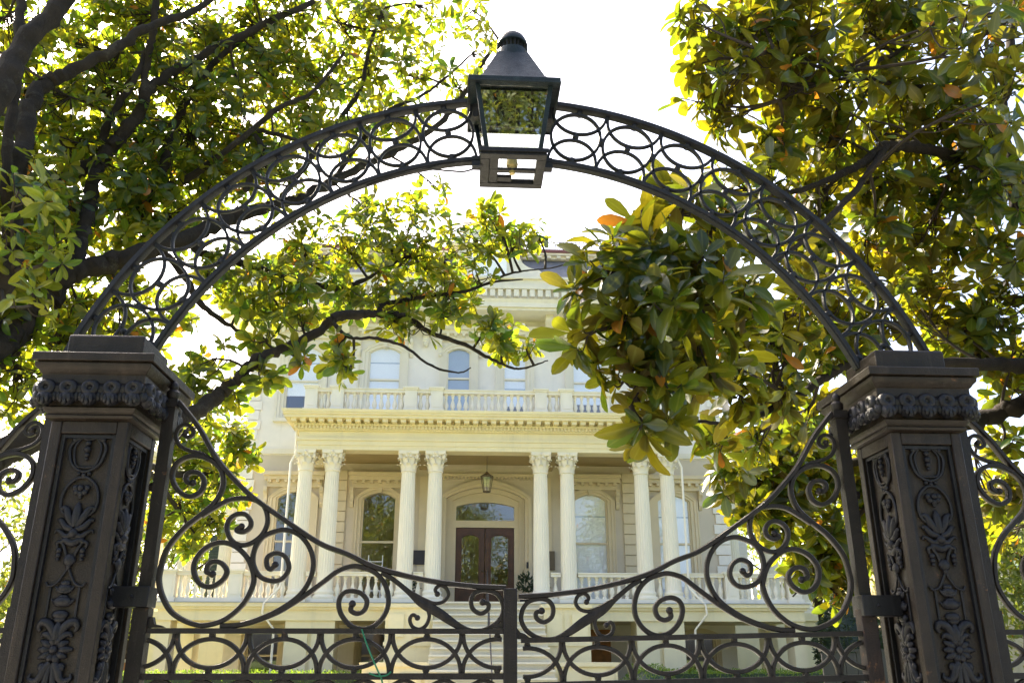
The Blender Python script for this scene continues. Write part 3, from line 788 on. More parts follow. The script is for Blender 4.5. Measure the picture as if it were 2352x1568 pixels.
def window(cx, half, z0, zs, rise, y, rail, blind=None, blind_bottom=0, hood=None, casing=0.2, sill=True, floor=None):
    fw = 0.06
    M_TRIM = M_TRIM_SHADED if zs < 8 else globals()['M_TRIM']
    inner = arc_path(cx, half - fw, z0, zs, rise)
    outer = arc_path(cx, half + .002, z0, zs, rise + 0.05)
    mb = MB().strip(inner, outer, y + 0.03, y + 0.16)
    mb.box(cx - half + fw, cx + half - fw, y + 0.04, y + 0.13, rail - 0.03, rail + 0.03)
    mb.box(cx - half + fw, cx + half - fw, y + 0.04, y + 0.13, z0, z0 + 0.09)
    w = mb.build('window', M_TRIM, house)
    g = half - fw + 0.004
    top = [(cx - g, rail + .031), (cx + g, rail + .031)] + [(cx + g * (1 - 2 * i / 12), zs + rise * (1 - (1 - 2 * i / 12) ** 2)) for i in range(13)]
    MB().prism(top, y + 0.08, y + 0.088).build('pane', M_GLASS, w)
    MB().prism([(cx - g, z0 + .091), (cx + g, z0 + .091), (cx + g, rail - .031), (cx - g, rail - .031)], y + 0.095, y + 0.103).build('pane', M_GLASS, w)
    if blind is not None:
        bt = [(cx - g, blind_bottom), (cx + g, blind_bottom)] + [(cx + g * (1 - 2 * i / 12), zs + rise * (1 - (1 - 2 * i / 12) ** 2)) for i in range(13)]
        bl_ = MB().prism(bt, y + 0.112, y + 0.12).build('blind', blind, w)
        hz = rail + (zs - rail) * (.62 if abs(cx - HX) > 2 else .0) + (.0 if abs(cx - HX) > 2 else -.35)
        MB().box(cx - g + .01, cx + g - .01, y + .1055, y + .1115, hz, hz + .035).build('blind_hem', M_BLINDB, w)
    if casing:
        a = arc_path(cx, half, z0, zs, rise)
        b_ = arc_path(cx, half + casing * .55, z0, zs, rise + casing * .45)
        c = arc_path(cx, half + casing, z0, zs, rise + casing * .9)
        sb = MB().strip(a, b_, y - 0.035, y + 0.028).strip(b_, c, y - 0.075, y + 0.02)
        sb.strip(c, arc_path(cx, half + casing + .035, z0, zs, rise + casing * .9 + .035), y - 0.10, y + .02)
        sb.build('surround', M_TRIM, w)
    if sill:
        MB().box(cx - half - casing - .08, cx + half + casing + .08, y - 0.16, y + 0.1, z0 - 0.12, z0 - .002).build('sill', M_TRIM, w)
    if hood:
        hh, hz0, hz1 = hood
        hb = MB()
        hb.box(cx - hh + .1, cx + hh - .1, y - 0.12, y - .002, hz0 - 0.22, hz0)
        hb.box(cx - hh + .03, cx + hh - .03, y - 0.27, y - .002, hz0, hz0 + (hz1 - hz0) * .5)
        hb.box(cx - hh, cx + hh, y - 0.36, y - .003, hz0 + (hz1 - hz0) * .5, hz1)
        hb.build('hood', M_TRIM, w)
        n = max(5, int(hh * 2 / 0.26))
        bl = MB().box(-.05, .05, -.14, 0, -0.09, 0).mesh('hood_block', M_TRIM)
        for i in range(n):
            inst('hood_block', bl, w, T(cx - hh + .2 + (2 * hh - .4) * i / (n - 1), y - .121, hz0 - .002))
        for s in (-1, 1):
            bx = cx + s * (half + casing + .12)
            br = MB()
            pr = catmull([(-0.26, hz0 - .22), (-0.27, hz0 - .36), (-0.17, hz0 - .45), (-0.11, hz0 - .58), (-0.14, hz0 - .70), (-0.07, hz0 - .80), (-0.02, hz0 - .84)], 3)
            for i in range(len(pr) - 1):
                (ya, za), (yb, zb) = pr[i], pr[i + 1]
                br.add([(bx - .055, y + ya, za), (bx + .055, y + ya, za), (bx + .055, y, za), (bx - .055, y, za),
                        (bx - .055, y + yb, zb), (bx + .055, y + yb, zb), (bx + .055, y, zb), (bx - .055, y, zb)],
                       [(0, 1, 5, 4), (1, 2, 6, 5), (3, 0, 4, 7)])
            br.build('bracket', M_TRIM, w)
        MB().frustum(cx, y - .09, zs + rise - .02, hz0 - .23, .05, .05, .085, .07).build('keystone', M_TRIM, w)
    return w


for s in (-1, 1):
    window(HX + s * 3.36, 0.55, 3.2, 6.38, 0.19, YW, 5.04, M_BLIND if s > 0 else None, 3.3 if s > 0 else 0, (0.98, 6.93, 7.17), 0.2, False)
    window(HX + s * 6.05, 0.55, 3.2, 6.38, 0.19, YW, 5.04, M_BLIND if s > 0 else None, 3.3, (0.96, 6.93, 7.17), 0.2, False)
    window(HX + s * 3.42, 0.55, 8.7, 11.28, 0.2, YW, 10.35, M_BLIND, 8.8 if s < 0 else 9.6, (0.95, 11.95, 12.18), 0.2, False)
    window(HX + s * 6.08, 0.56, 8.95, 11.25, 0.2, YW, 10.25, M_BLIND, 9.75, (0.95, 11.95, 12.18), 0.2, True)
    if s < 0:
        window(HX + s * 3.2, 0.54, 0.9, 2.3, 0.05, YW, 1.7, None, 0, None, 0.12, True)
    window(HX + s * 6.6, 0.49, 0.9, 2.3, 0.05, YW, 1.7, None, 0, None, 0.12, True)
wl_ = window(HX - 0.945, 0.41, 8.7, 11.32, 0.15, YW, 10.43, M_BLINDB, 8.75, None, 0.2, False)
wr_ = window(HX + 0.945, 0.41, 8.7, 11.32, 0.15, YW, 10.43, M_BLIND, 9.5, None, 0.2, False)
mb = MB()
mb.box(HX - 1.72, HX + 1.72, YW - .12, YW - .001, 11.72, 11.94)
mb.box(HX - 1.78, HX + 1.78, YW - .26, YW - .001, 11.94, 12.05)
mb.box(HX - 1.84, HX + 1.84, YW - .36, YW - .002, 12.05, 12.18)
mb.build('paired_window_hood', M_TRIM, house)
bl = MB().box(-.05, .05, -.14, 0, -0.09, 0).mesh('hood_block', M_TRIM)
for i in range(13):
    inst('hood_block', bl, house, T(HX - 1.6 + 3.2 * i / 12, YW - .121, 11.938))
for x in (-1.58, -.2, .2, 1.58):
    mb = MB()
    mb.box(HX + x - .055, HX + x + .055, YW - .2, YW, 11.5, 11.72).box(HX + x - .05, HX + x + .05, YW - .12, YW, 11.2, 11.5)
    mb.ball((HX + x, YW - .1, 11.2), .07)
    mb.build('bracket', M_TRIM, house)

# front door: arched surround, transom, two glazed leaves
ds = MB()
a = arc_path(HX, 1.25, 3.05, 6.42, 0.36)
b_ = arc_path(HX, 1.36, 3.05, 6.42, 0.46)
c_ = arc_path(HX, 1.46, 3.05, 6.45, 0.55)
ds.strip(a, b_, YW - .06, YW + .1).strip(b_, c_, YW - .12, YW + .05)
ds.build('door_surround', M_TRIM_SHADED, house)
MB().strip(arc_path(HX, 1.08, 3.05, 6.36, .28), arc_path(HX, 1.252, 3.05, 6.42, .362), YW + .14, YW + .36).build('door_reveal', M_TRIM_SHADED, house)
MB().strip(arc_path(HX, 0.93, 3.05, 6.2, .14), arc_path(HX, 1.082, 3.05, 6.36, .282), YW + .24, YW + .44).build('door_frame', M_TRIM_SHADED, house)
MB().box(HX - .93, HX + .93, YW + .25, YW + .42, 5.54, 5.76).build('transom_bar', M_TRIM_SHADED, house)
MB().prism([(HX - .93, 5.76), (HX + .93, 5.76)] + [(HX + .93 * (1 - 2 * i / 12), 6.2 + .14 * (1 - (1 - 2 * i / 12) ** 2)) for i in range(13)], YW + .33, YW + .34).build('transom_pane', M_GLASS, house)
for s in (-1, 1):
    c = HX + s * .465
    mb = MB()
    mb.strip(arc_path(c, .29, 3.78, 5.22, .11), arc_path(c, .455, 3.78, 5.53, .0), YW + .30, YW + .38)
    mb.box(c - .455, c + .455, YW + .30, YW + .38, 3.06, 3.78)
    mb.strip(arc_path(c, .27, 3.81, 5.21, .10), arc_path(c, .31, 3.77, 5.23, .12), YW + .27, YW + .33)
    mb.box(c - .3, c + .3, YW + .275, YW + .305, 3.2, 3.66)
    d = mb.build('door', M_DOOR, house, bevel=0.006)
    MB().prism([(c - .29, 3.78), (c + .29, 3.78)] + [(c + .29 * (1 - 2 * i / 12), 5.22 + .11 * (1 - (1 - 2 * i / 12) ** 2)) for i in range(13)], YW + .335, YW + .345).build('pane', M_GLASS, d)
    MB().ball((HX + s * .07, YW + .26, 4.2), .035).build('door_handle', M_BRONZE, d)
# small ornamental course over the door
mb = MB().box(HX - 1.75, HX + 1.75, YW - .1, YW, 7.1, 7.2)
for i in range(30):
    x = HX - 1.7 + 3.4 * i / 29
    mb.box(x - .03, x + .03, YW - .1, YW, 7.03, 7.1)
mb.build('door_cornice', M_TRIM_SHADED, house)

# porch floor, piers and ceiling
FL = 3.05
PX = 8.93
mb = MB()
mb.box(HX - PX, HX + PX, 21.42, YW, 2.93, FL - .02)
mb.box(HX - PX + .06, HX + PX - .06, 21.48, YW, 2.86, 2.93)
mb.box(HX - PX + .12, HX + PX - .12, 21.55, YW, 2.58, 2.86)
mb.build('porch_slab', M_CREAM, house)
MB().box(HX - PX - .02, HX + PX + .02, 21.39, YW - .001, FL - .019, FL).build('porch_floor', M_PFLOOR, house)
for s in (-1, 1):
    for x0, x1 in ((4.10, 5.42), (8.45, 8.80)):
        xa, xb = HX + s * x0, HX + s * x1
        mb = MB()
        if x0 < 5:
            xm = (xa + xb) / 2
            mb.box(xa, xm - s * .055, 21.6, 22.5, 0, 2.58).box(xm + s * .055, xb, 21.6, 22.5, 0, 2.58).box(xm - .055, xm + .055, 21.68, 22.4, 0, 2.579)
            mb.box(xm - .055, xm + .055, 21.6, 21.679, 2.3, 2.579)
        else:
            mb.box(xa, xb, 21.6, 22.2, 0, 2.58)
        mb.box(xa - s * .05, xb + s * .05, 21.55, 22.55, 0, .25)
        mb.build('pier', M_CREAM, house)
    # far corner pier and the terrace side wall
    MB().box(HX + s * 8.45, HX + s * 8.8, 23.9, 24.55, 0, 2.58).build('pier', M_CREAM, house)
# a warm wooden basement door on the right, a shutter on the left
bd = MB().box(HX + 3.0, HX + 3.85, YW - .05, YW, 0.1, 2.45).build('basement_door', M_OAK, house)
for z0_, z1_ in ((.3, 1.1), (1.25, 2.3)):
    MB().box(HX + 3.1, HX + 3.75, YW - .075, YW - .051, z0_, z1_).build('door_panel', M_OAK, bd)
MB().box(HX + 5.55, HX + 5.75, YW - .05, YW, 0.1, 2.3).build('basement_shutter', M_OAK, house)
MB().box(HX - PX + .3, HX + PX - .3, 21.7, YW - .01, 0.0, 0.12).build('undercroft_floor', M_UNDER, house)


def column_mesh():
    mb = MB()
    nf, per = 20, 6
    n = nf * per
    vs, fs = [], []
    zs = [0.36, 0.40, 0.9, 1.7, 2.5, 3.2, 3.62, 3.66]
    for j, z in enumerate(zs):
        t = (z - 0.36) / 3.3
        r = 0.232 - 0.034 * t ** 1.6
        for k in range(n):
            q = (k % per) / per
            d = 0.012 * math.sin(math.pi * q) if 0 < j < len(zs) - 1 else 0
            a = 2 * math.pi * k / n
            vs.append(((r - d) * math.cos(a), (r - d) * math.sin(a), z))
    for j in range(len(zs) - 1):
        for k in range(n):
            a, b = j * n + k, j * n + (k + 1) % n
            fs.append((a, b, b + n, a + n))
    mb.add(vs, fs)
    return mb.mesh('column', M_COLUMN, 25)


def base_mesh():
    mb = MB().box(-.31, .31, -.31, .31, 0, .11)
    mb.lathe((0, 0, 0), [(.11, .30), (.13, .315), (.17, .315), (.195, .295), (.20, .27), (.235, .255), (.25, .262), (.285, .275), (.32, .265), (.335, .245), (.36, .236)], 28)
    return mb.mesh('column_base', M_COLUMN, 50)


def capital_mesh():
    mb = MB()
    mb.lathe((0, 0, 0), [(3.65, .20), (3.67, .225), (3.70, .225), (3.72, .205), (3.95, .205), (4.10, .235), (4.17, .27)], 20)
    for row, (z0, h, r0, n, off) in enumerate(((3.71, .20, .215, 8, 0), (3.76, .32, .218, 8, .5))):
        for k in range(n):
            a = 2 * math.pi * (k + off) / n
            ca, sa = math.cos(a), math.sin(a)
            prof = [(0, 0, .075), (.4, .012, .085), (.75, .035, .08), (.95, .085, .06), (1.0, .12, .035), (.88, .135, .012)]
            vs, fs = [], []
            for t, o, w in prof:
                for u in (-1, 0, 1):
                    rr = r0 + o - (0.018 if u else -0.008)
                    x, y = rr, u * w
                    vs.append((x * ca - y * sa, x * sa + y * ca, z0 + t * h - abs(u) * .02))
            for i in range(len(prof) - 1):
                for j in range(2):
                    q = i * 3 + j
                    fs.append((q, q + 1, q + 4, q + 3))
            mb.add(vs, fs)
    for k in range(4):
        a = math.pi / 4 + k * math.pi / 2
        ca, sa = math.cos(a), math.sin(a)
        sp = []
        for i in range(20):
            t = i / 19
            th = t * 3.6 * math.pi / 1.0
            rr = .075 * (1 - t * .85)
            sp.append((.335 - .0 - rr * math.cos(th) * .8, 4.10 - rr * math.sin(th) * -1.0 - .02))
        sp = [(.20, 3.93), (.235, 4.05)] + sp
        mb.tube([(r * ca, r * sa, z) for r, z in sp], .022, 5)
        for s in (-1, 1):
            a2 = a + s * math.pi / 4 * .72
            mb.ball((.255 * math.cos(a2), .255 * math.sin(a2), 4.10), .04, 6, 4)
    for k in range(4):
        a = k * math.pi / 2
        mb.ball((.285 * math.cos(a), .285 * math.sin(a), 4.20), .05, 7, 5)
    # abacus with concave sides
    pl = []
    for k in range(4):
        a0 = -3 * math.pi / 4 + k * math.pi / 2
        c0, c1 = (.44 * math.cos(a0), .44 * math.sin(a0)), (.44 * math.cos(a0 + math.pi / 2), .44 * math.sin(a0 + math.pi / 2))
        am = a0 + math.pi / 4
        for i in range(6):
            t = .06 + .88 * i / 5
            x, y = c0[0] + (c1[0] - c0[0]) * t, c0[1] + (c1[1] - c0[1]) * t
            d = -.055 * math.sin(math.pi * t)
            pl.append((x + math.cos(am) * d, y + math.sin(am) * d))
    n = len(pl)
    vs = [(x * .96, y * .96, 4.16) for x, y in pl] + [(x, y, 4.20) for x, y in pl] + [(x, y, 4.26) for x, y in pl]
    fs = [tuple(range(n - 1, -1, -1)), tuple(range(2 * n, 3 * n))]
    for l in range(2):
        for i in range(n):
            j = (i + 1) % n
            fs.append((l * n + i, l * n + j, l * n + n + j, l * n + n + i))
    mb.add(vs, fs)
    return mb.mesh('capital', M_COLUMN, 40)


c_me, cb_me, cc_me = column_mesh(), base_mesh(), capital_mesh()
COLX = (1.54, 2.32, 4.52, 5.29)
for s in (-1, 1):
    for x in COLX:
        m = T(HX + s * x, 22.05, FL)
        c = inst('column', c_me, house, m)
        inst('column_base', cb_me, c, m)
        inst('capital', cc_me, c, m)
    # pilasters against the wall behind the columns
    MB().box(HX + s * 1.92 - .18, HX + s * 1.92 + .18, YW - .06, YW, FL, 7.1).build('pilaster', M_TRIM_SHADED, house)

# entablature
EX = 5.52
mb = MB()
mb.box(HX - EX, HX + EX, 21.80, 22.35, 7.312, 7.44)
mb.box(HX - EX - .02, HX + EX + .02, 21.775, 22.37, 7.44, 7.58)
mb.box(HX - EX - .05, HX + EX + .05, 21.74, 22.39, 7.58, 7.65)
for s in (-1, 1):
    mb.box(HX + s * EX, HX + s * (EX - .5), 22.351, YW - .001, 7.312, 7.65)
mb.build('architrave', M_CREAM, house)
mb = MB().box(HX - EX, HX + EX, 21.80, 24.59, 7.651, 7.86)
mb.build('frieze', M_CREAM, house)
for s in (-1, 1):
    for x in (1.93, 3.4, 4.9):
        pass
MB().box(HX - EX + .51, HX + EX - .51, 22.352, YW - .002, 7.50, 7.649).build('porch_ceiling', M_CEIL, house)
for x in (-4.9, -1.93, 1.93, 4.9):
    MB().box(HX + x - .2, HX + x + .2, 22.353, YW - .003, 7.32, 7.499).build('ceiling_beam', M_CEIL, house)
mb = MB()
mb.box(HX - EX - .06, HX + EX + .06, 21.72, 24.59, 7.861, 7.90)
mb.box(HX - EX - .16, HX + EX + .16, 21.62, 24.58, 8.00, 8.05)
mb.box(HX - EX - .38, HX + EX + .38, 21.32, 24.57, 8.15, 8.24)
mb.box(HX - EX - .42, HX + EX + .42, 21.27, 24.56, 8.24, 8.30)
mb.frustum(HX, (21.22 + 24.55) / 2, 8.30, 8.38, EX + .42, (24.55 - 21.26) / 2, EX + .47, (24.55 - 21.22) / 2)
mb.build('cornice', M_CREAM, house)
MB().box(HX - EX - .08, HX + EX + .08, 21.70, 24.58, 7.90, 8.15).build('cornice_bed', M_CREAM, house)
dm = MB()
n = 108
for i in range(n):
    x = HX - EX - .10 + (2 * EX + .20) * i / (n - 1)
    dm.box(x - .028, x + .028, 21.64, 21.70, 7.902, 7.998)
for s in (-1, 1):
    for i in range(24):
        y = 21.75 + i * .103
        dm.box(HX + s * (EX + .08), HX + s * (EX + .14), y - .028, y + .028, 7.902, 7.998)
tag(dm.build('dentils', M_CREAM, house), kind='stuff')
mo_me = MB().box(-.075, .075, -.27, 0, -.09, 0).box(-.09, .09, -.28, 0, -.018, .004).mesh('modillion', M_CREAM)
n = 44
for i in range(n):
    x = HX - EX - .12 + (2 * EX + .24) * i / (n - 1)
    inst('modillion', mo_me, house, T(x, 21.66, 8.146))

# balcony balustrade
M_DECK = M_TRIM
MB().box(HX - EX - .1, HX + EX + .1, 21.55, 24.55, 8.381, 8.45).build('balcony_floor', M_DECK, house)
bal_me = MB().lathe((0, 0, 0), [(0, .062), (.045, .062), (.055, .04), (.09, .05), (.16, .078), (.22, .070), (.33, .036), (.38, .03), (.41, .05), (.43, .036), (.47, .05), (.50, .062), (.53, .062)], 10).mesh('baluster', M_TRIM, 50)


def balustrade(x0, x1, y, z, name='balustrade', pitch=0.19, depth=0.11, h=0.80):
    mb = MB()
    mb.box(x0, x1, y - depth - .02, y + depth + .02, z + h - .115, z + h - .03)
    mb.box(x0, x1, y - depth - .05, y + depth + .05, z + h - .03, z + h)
    b = mb.build(name, M_TRIM, house)
    MB().box(x0, x1, y - depth, y + depth, z, z + .12).build('base_rail', M_TRIM, b)
    n = max(1, int((x1 - x0) / pitch))
    for i in range(n):
        inst('baluster', bal_me, b, T(x0 + (x1 - x0) * (i + .5) / n, y, z + .12) @ Matrix.Diagonal((1, 1, (h - .235) / .53, 1)))
    return b


def pedestal(xc, y, z, half=.18, h=.84):
    mb = MB()
    mb.box(xc - half, xc + half, y - half, y + half, z, z + h - .08)
    mb.box(xc - half - .04, xc + half + .04, y - half - .04, y + half + .04, z, z + .14)
    mb.box(xc - half - .03, xc + half + .03, y - half - .03, y + half + .03, z + h - .1, z + h - .05)
    mb.box(xc - half - .06, xc + half + .06, y - half - .06, y + half + .06, z + h - .05, z + h)
    mb.box(xc - half + .06, xc + half - .06, y - half - .015, y, z + .22, z + h - .18)
    return mb.build('pedestal', M_TRIM, house)


UB = 8.42
ped = (1.56, 2.33, 4.50, 5.27)
for s in (-1, 1):
    for x in ped:
        pedestal(HX + s * x, 22.0, UB)
    for a, b in ((1.74, 2.15), (2.51, 4.32), (4.68, 5.09)):
        xs = sorted((HX + s * a, HX + s * b))
        balustrade(xs[0], xs[1], 22.0, UB, h=.78)
    # returns to the wall
    MB().box(HX + s * 5.20, HX + s * 5.36, 22.19, 24.58, UB + .70, UB + .78).build('balustrade_return', M_TRIM, house)
balustrade(HX - 1.38, HX + 1.38, 22.0, UB, h=.78)
# porch balustrades
for s in (-1, 1):
    for a, b in ((1.79, 2.07), (2.57, 4.27), (4.77, 5.04)):
        xs = sorted((HX + s * a, HX + s * b))
        balustrade(xs[0], xs[1], 22.05, FL + .02, h=.82)
    for x in (6.92, 8.72):
        pedestal(HX + s * x, 22.0, FL, h=.88)
    for a, b in ((5.55, 6.72), (7.12, 8.52)):
        xs = sorted((HX + s * a, HX + s * b))
        balustrade(xs[0], xs[1], 22.0, FL + .02, h=.82)

# stairs
st = MB().box(HX - 1.3, HX + 1.3, 19.5, 21.39, 0, 1.2).build('staircase', M_CREAM, house)
for s in (-1, 1):
    stair = MB()
    a, b = HX + s * 1.44, HX + s * 2.66
    am, bm_ = sorted((a, b))
    stair.box(am, bm_, 20.45, 21.41, 0, 2.86)
    stair.box(am - .05, bm_ + .05, 20.38, 21.415, 2.86, 2.95)
    stair.box(am - .03, bm_ + .03, 20.41, 21.412, 1.92, 2.02)
    mid = (am + bm_) / 2
    for q in (-1, 1):
        stair.box(mid + q * .33 - .2, mid + q * .33 + .2, 20.39, 20.46, 2.14, 2.70)
    stair.box(mid - .07, mid + .07, 20.44, 20.47, 2.02, 2.8)
    stair.build('upper_cheek', M_CREAM, st)
    stair = MB()
    a, b = HX + s * 1.50, HX + s * 2.98
    am, bm_ = sorted((a, b))
    stair.box(am, bm_, 18.4, 20.44, 0, 1.44)
    stair.box(am - .06, bm_ + .06, 18.34, 20.443, 1.44, 1.53)
    mid = (am + bm_) / 2
    for q in (-1, 1):
        stair.box(mid + q * .38 - .26, mid + q * .38 + .26, 18.34, 18.41, .5, 1.3)
    stair.build('lower_cheek', M_CREAM, st)
nst = 18
for i in range(nst):
    z1 = FL - i * 0.168
    y0 = 21.40 - i * 0.29
    hw = 1.43 if i < 6 else 1.43 + min(i - 5, 6) * .012
    mb = MB().box(HX - hw, HX + hw, y0 - .26, y0 + .0, max(z1 - .40, 0.0), z1 - .045)
    mb.box(HX - hw, HX + hw, y0 - .36, y0 - .002, z1 - .044, z1)
    mb.build('step', M_STEP, st)
mb = MB()
mb.tube([(HX - .02, 19.9, 0.4), (HX - .02, 19.9, 2.95)], .018, 8)
mb.tube([(HX - .02, 17.0, 1.3), (HX - .02, 19.9, 2.95), (HX - .02, 21.3, 3.85), (HX - .02, 21.35, 3.05)], .018, 8)
mb.tube([(HX - .02, 17.0, .1), (HX - .02, 17.0, 1.3)], .018, 8)
mb.build('stair_handrail', M_DARK, st)

# main cornice, parapet, mansard roof, cresting, dormer, chimney
CXW = HW + 0.05
mb = MB()
mb.box(HX - CXW - .1, HX + CXW + .1, YW - .1, 37.1, 12.20, 12.46)
mb.box(HX - CXW - 1.05, HX + CXW + 1.05, 23.45, 38.0, 12.461, 12.55)
mb.box(HX - CXW - 1.12, HX + CXW + 1.12, 23.38, 38.0, 12.551, 12.70)
mb.frustum(HX, (23.38 + 38) / 2, 12.70, 12.82, CXW + 1.12, (38 - 23.38) / 2, CXW + 1.22, (38 - 23.28) / 2)
mb.build('main_cornice', M_TRIM, house)
mb = MB().box(HX - CXW - .9, HX + CXW + .9, 23.62, 37.9, 12.821, 13.24).box(HX - CXW - 1.06, HX + CXW + 1.06, 23.46, 37.95, 13.24, 13.36)
mb.box(HX - CXW - .95, HX + CXW + .95, 23.56, 37.9, 13.36, 13.62).box(HX - CXW - 1.05, HX + CXW + 1.05, 23.47, 37.93, 13.62, 13.70)
mb.build('parapet', M_TRIM, house)
pm = MB().box(-.085, .085, -.14, 0, 0, .24).mesh('parapet_block', M_TRIM)
for i in range(66):
    inst('parapet_block', pm, house, T(HX - CXW - .85 + (2 * CXW + 1.7) * i / 65, 23.618, 12.98))
cons = MB()
pr = catmull([(-.78, 12.46), (-.80, 12.36), (-.74, 12.24), (-.46, 12.12), (-.38, 11.98), (-.30, 11.88), (-.14, 11.80), (-.16, 11.68), (-.08, 11.58), (-.02, 11.54)], 3)
for i in range(len(pr) - 1):
    (ya, za), (yb, zb) = pr[i], pr[i + 1]
    w_ = .12 if za > 11.9 else .09
    cons.add([(-w_, ya, za), (w_, ya, za), (w_, 0, za), (-w_, 0, za), (-w_, yb, zb), (w_, yb, zb), (w_, 0, zb), (-w_, 0, zb)], [(0, 1, 5, 4), (1, 2, 6, 5), (3, 0, 4, 7)])
cons.lathe((-.13, -.62, 12.30), [(-.005, .10), (.27, .10)], 12, 'x').ball((0, -.1, 11.58), .1, 8, 5)
c_me2 = cons.mesh('soffit_console', M_TRIM)
for s in (-1, 1):
    for x in (2.07, 4.75, 7.4):
        inst('soffit_console', c_me2, house, T(HX + s * x, YW, 0))
mb = MB()
mb.frustum(HX, 31.0, 13.70, 15.25, CXW + .6, 7.0, CXW - 1.2, 5.5)
mb.build('roof', M_SLATE, house)
mb = MB().box(HX - CXW + 1.05, HX + CXW - 1.05, 25.35, 36.6, 15.251, 15.36).box(HX - CXW + .9, HX + CXW - .9, 25.2, 36.7, 15.36, 15.43)
rc = mb.build('roof_cornice', M_TRIM, house)
MB().box(HX - CXW + .85, HX + CXW - .85, 25.15, 36.75, 15.431, 15.54).build('ridge_band', M_RED, rc)
rb = MB()
bm_me = MB().box(-.07, .07, -.1, 0, 0, .09).mesh('roof_block', M_TRIM)
for i in range(40):
    inst('roof_block', bm_me, rc, T(HX - CXW + 1.1 + (2 * CXW - 2.2) * i / 39, 25.345, 15.258))
cr = MB()
x = HX - CXW + .95
cr.box(x, HX + CXW - .95, 25.22, 25.25, 15.56, 15.585).box(x, HX + CXW - .95, 25.22, 25.25, 15.86, 15.88)
k = 0
while x < HX + CXW - .9:
    hgt = 16.14 if k % 3 == 0 else 15.98
    cr.tube([(x, 25.235, 15.54), (x, 25.235, hgt)], .012, 4)
    cr.ball((x, 25.235, hgt), .03, 5, 4)
    cr.tube([(x + .075 + .06 * math.cos(t * .785), 25.235, 15.72 + .12 * math.sin(t * .785)) for t in range(9)], .009, 4)
    cr.tube([(x - .05, 25.235, 15.93), (x + .05, 25.235, 15.93)], .009, 4)
    x += .15
    k += 1
tag(cr.build('roof_cresting', M_DARK, house), 'lacy dark iron cresting along the roof edge')
dormer = MB()
dormer.box(HX - 1.05, HX + 1.05, 23.9, 27, 13.70, 15.0)
dormer.prism([(HX - 1.25, 15.0), (HX + 1.25, 15.0), (HX + .9, 15.4), (HX, 15.7), (HX - .9, 15.4)], 23.75, 27)
d_o = dormer.build('dormer', M_TRIM, house)
for s in (-1, 1):
    pts = catmull([(HX + s * 1.05, 14.75), (HX + s * 1.15, 14.45), (HX + s * 1.4, 14.25), (HX + s * 1.75, 14.15), (HX + s * 1.95, 13.9), (HX + s * 1.95, 13.70)], 4)
    poly = pts + [(HX + s * 1.05, 13.70)]
    if s > 0:
        poly = poly[::-1]
    MB().prism(poly, 23.95, 24.15).build('dormer_scroll', M_TRIM, d_o)
MB().strip(arc_path(HX, .5, 13.8, 14.6, .25), arc_path(HX, .62, 13.8, 14.6, .36), 23.82, 23.9).prism([(HX - .5, 13.8), (HX + .5, 13.8), (HX + .5, 14.6), (HX, 14.85), (HX - .5, 14.6)], 23.88, 23.899).build('dormer_window', M_BLIND, d_o)
mb = MB().box(HX - .85, HX - .35, 26.2, 26.8, 15.0, 16.9).box(HX - .92, HX - .28, 26.13, 26.87, 16.9, 17.1)
mb.box(HX - .9, HX - .3, 26.15, 26.85, 16.4, 16.5)
mb.build('chimney', M_TRIM, house)

# downpipes at both ends of the portico
for s in (-1, 1):
    x = HX + s * 5.62
    mb = MB().tube([(x, 21.9, 7.9), (HX + s * 5.60, 21.9, 7.2), (HX + s * 5.68, 21.75, 6.9), (HX + s * 5.66, 21.75, 3.6), (HX + s * 5.68, 21.7, 3.45), (HX + s * 6.0, 21.4, 3.0), (HX + s * 6.02, 21.38, 2.75), (HX + s * 5.70, 21.52, 2.35), (HX + s * 5.68, 21.5, 0.1)], .032, 8)
    mb.build('downpipe', M_COLUMN, house)

# side porches set back on both flanks
for s in (-1, 1):
    mb = MB()
    xa, xb = HX + s * (HW + .02), HX + s * 11.2
    x0, x1 = sorted((xa, xb))
    mb.box(x0, x1, 26.6, 33, 7.3, 7.75).box(x0 - .1, x1 + .1, 26.45, 33.1, 7.75, 7.9).box(x0 - .3, x1 + .3, 26.2, 33.2, 8.0, 8.2).box(x0 + .02, x1 - .02, 26.5, 33.0, 7.9, 8.0)
    mb.build('side_porch_roof', M_CREAM, house)
    MB().box(x0, x1, 26.6, 33, 2.8, 3.05).box(x0, x1, 26.7, 33, 0, 2.8).build('side_porch_base', M_CREAM, house)
    mdl = MB().box(-.08, .08, -.2, 0, 0, .1).mesh('modillion', M_CREAM)
    for i in range(13):
        inst('modillion', mdl, house, T(x0 + .1 + (x1 - x0 - .2) * i / 12, 26.449, 7.9))
    for x in (8.6, 9.9, 10.9):
        m = T(HX + s * x, 26.95, FL)
        c = inst('column', c_me, house, m)
        inst('column_base', cb_me, c, m)
        inst('capital', cc_me, c, m)
    for i, x in enumerate((8.35, 9.1)):
        mb = MB().box(HX + s * x - .22, HX + s * x + .22, 27.6, 27.65, 3.06, 5.6)
        sh = mb.build('shutter', M_SHUT if s < 0 or i == 0 else M_WHITE, house)
        sl = MB()
        for j in range(22):
            sl.box(HX + s * x - .17, HX + s * x + .17, 27.57, 27.6, 3.2 + j * .105, 3.26 + j * .105)
        sl.build('louvres', M_SHUT if s < 0 or i == 0 else M_WHITE, sh)

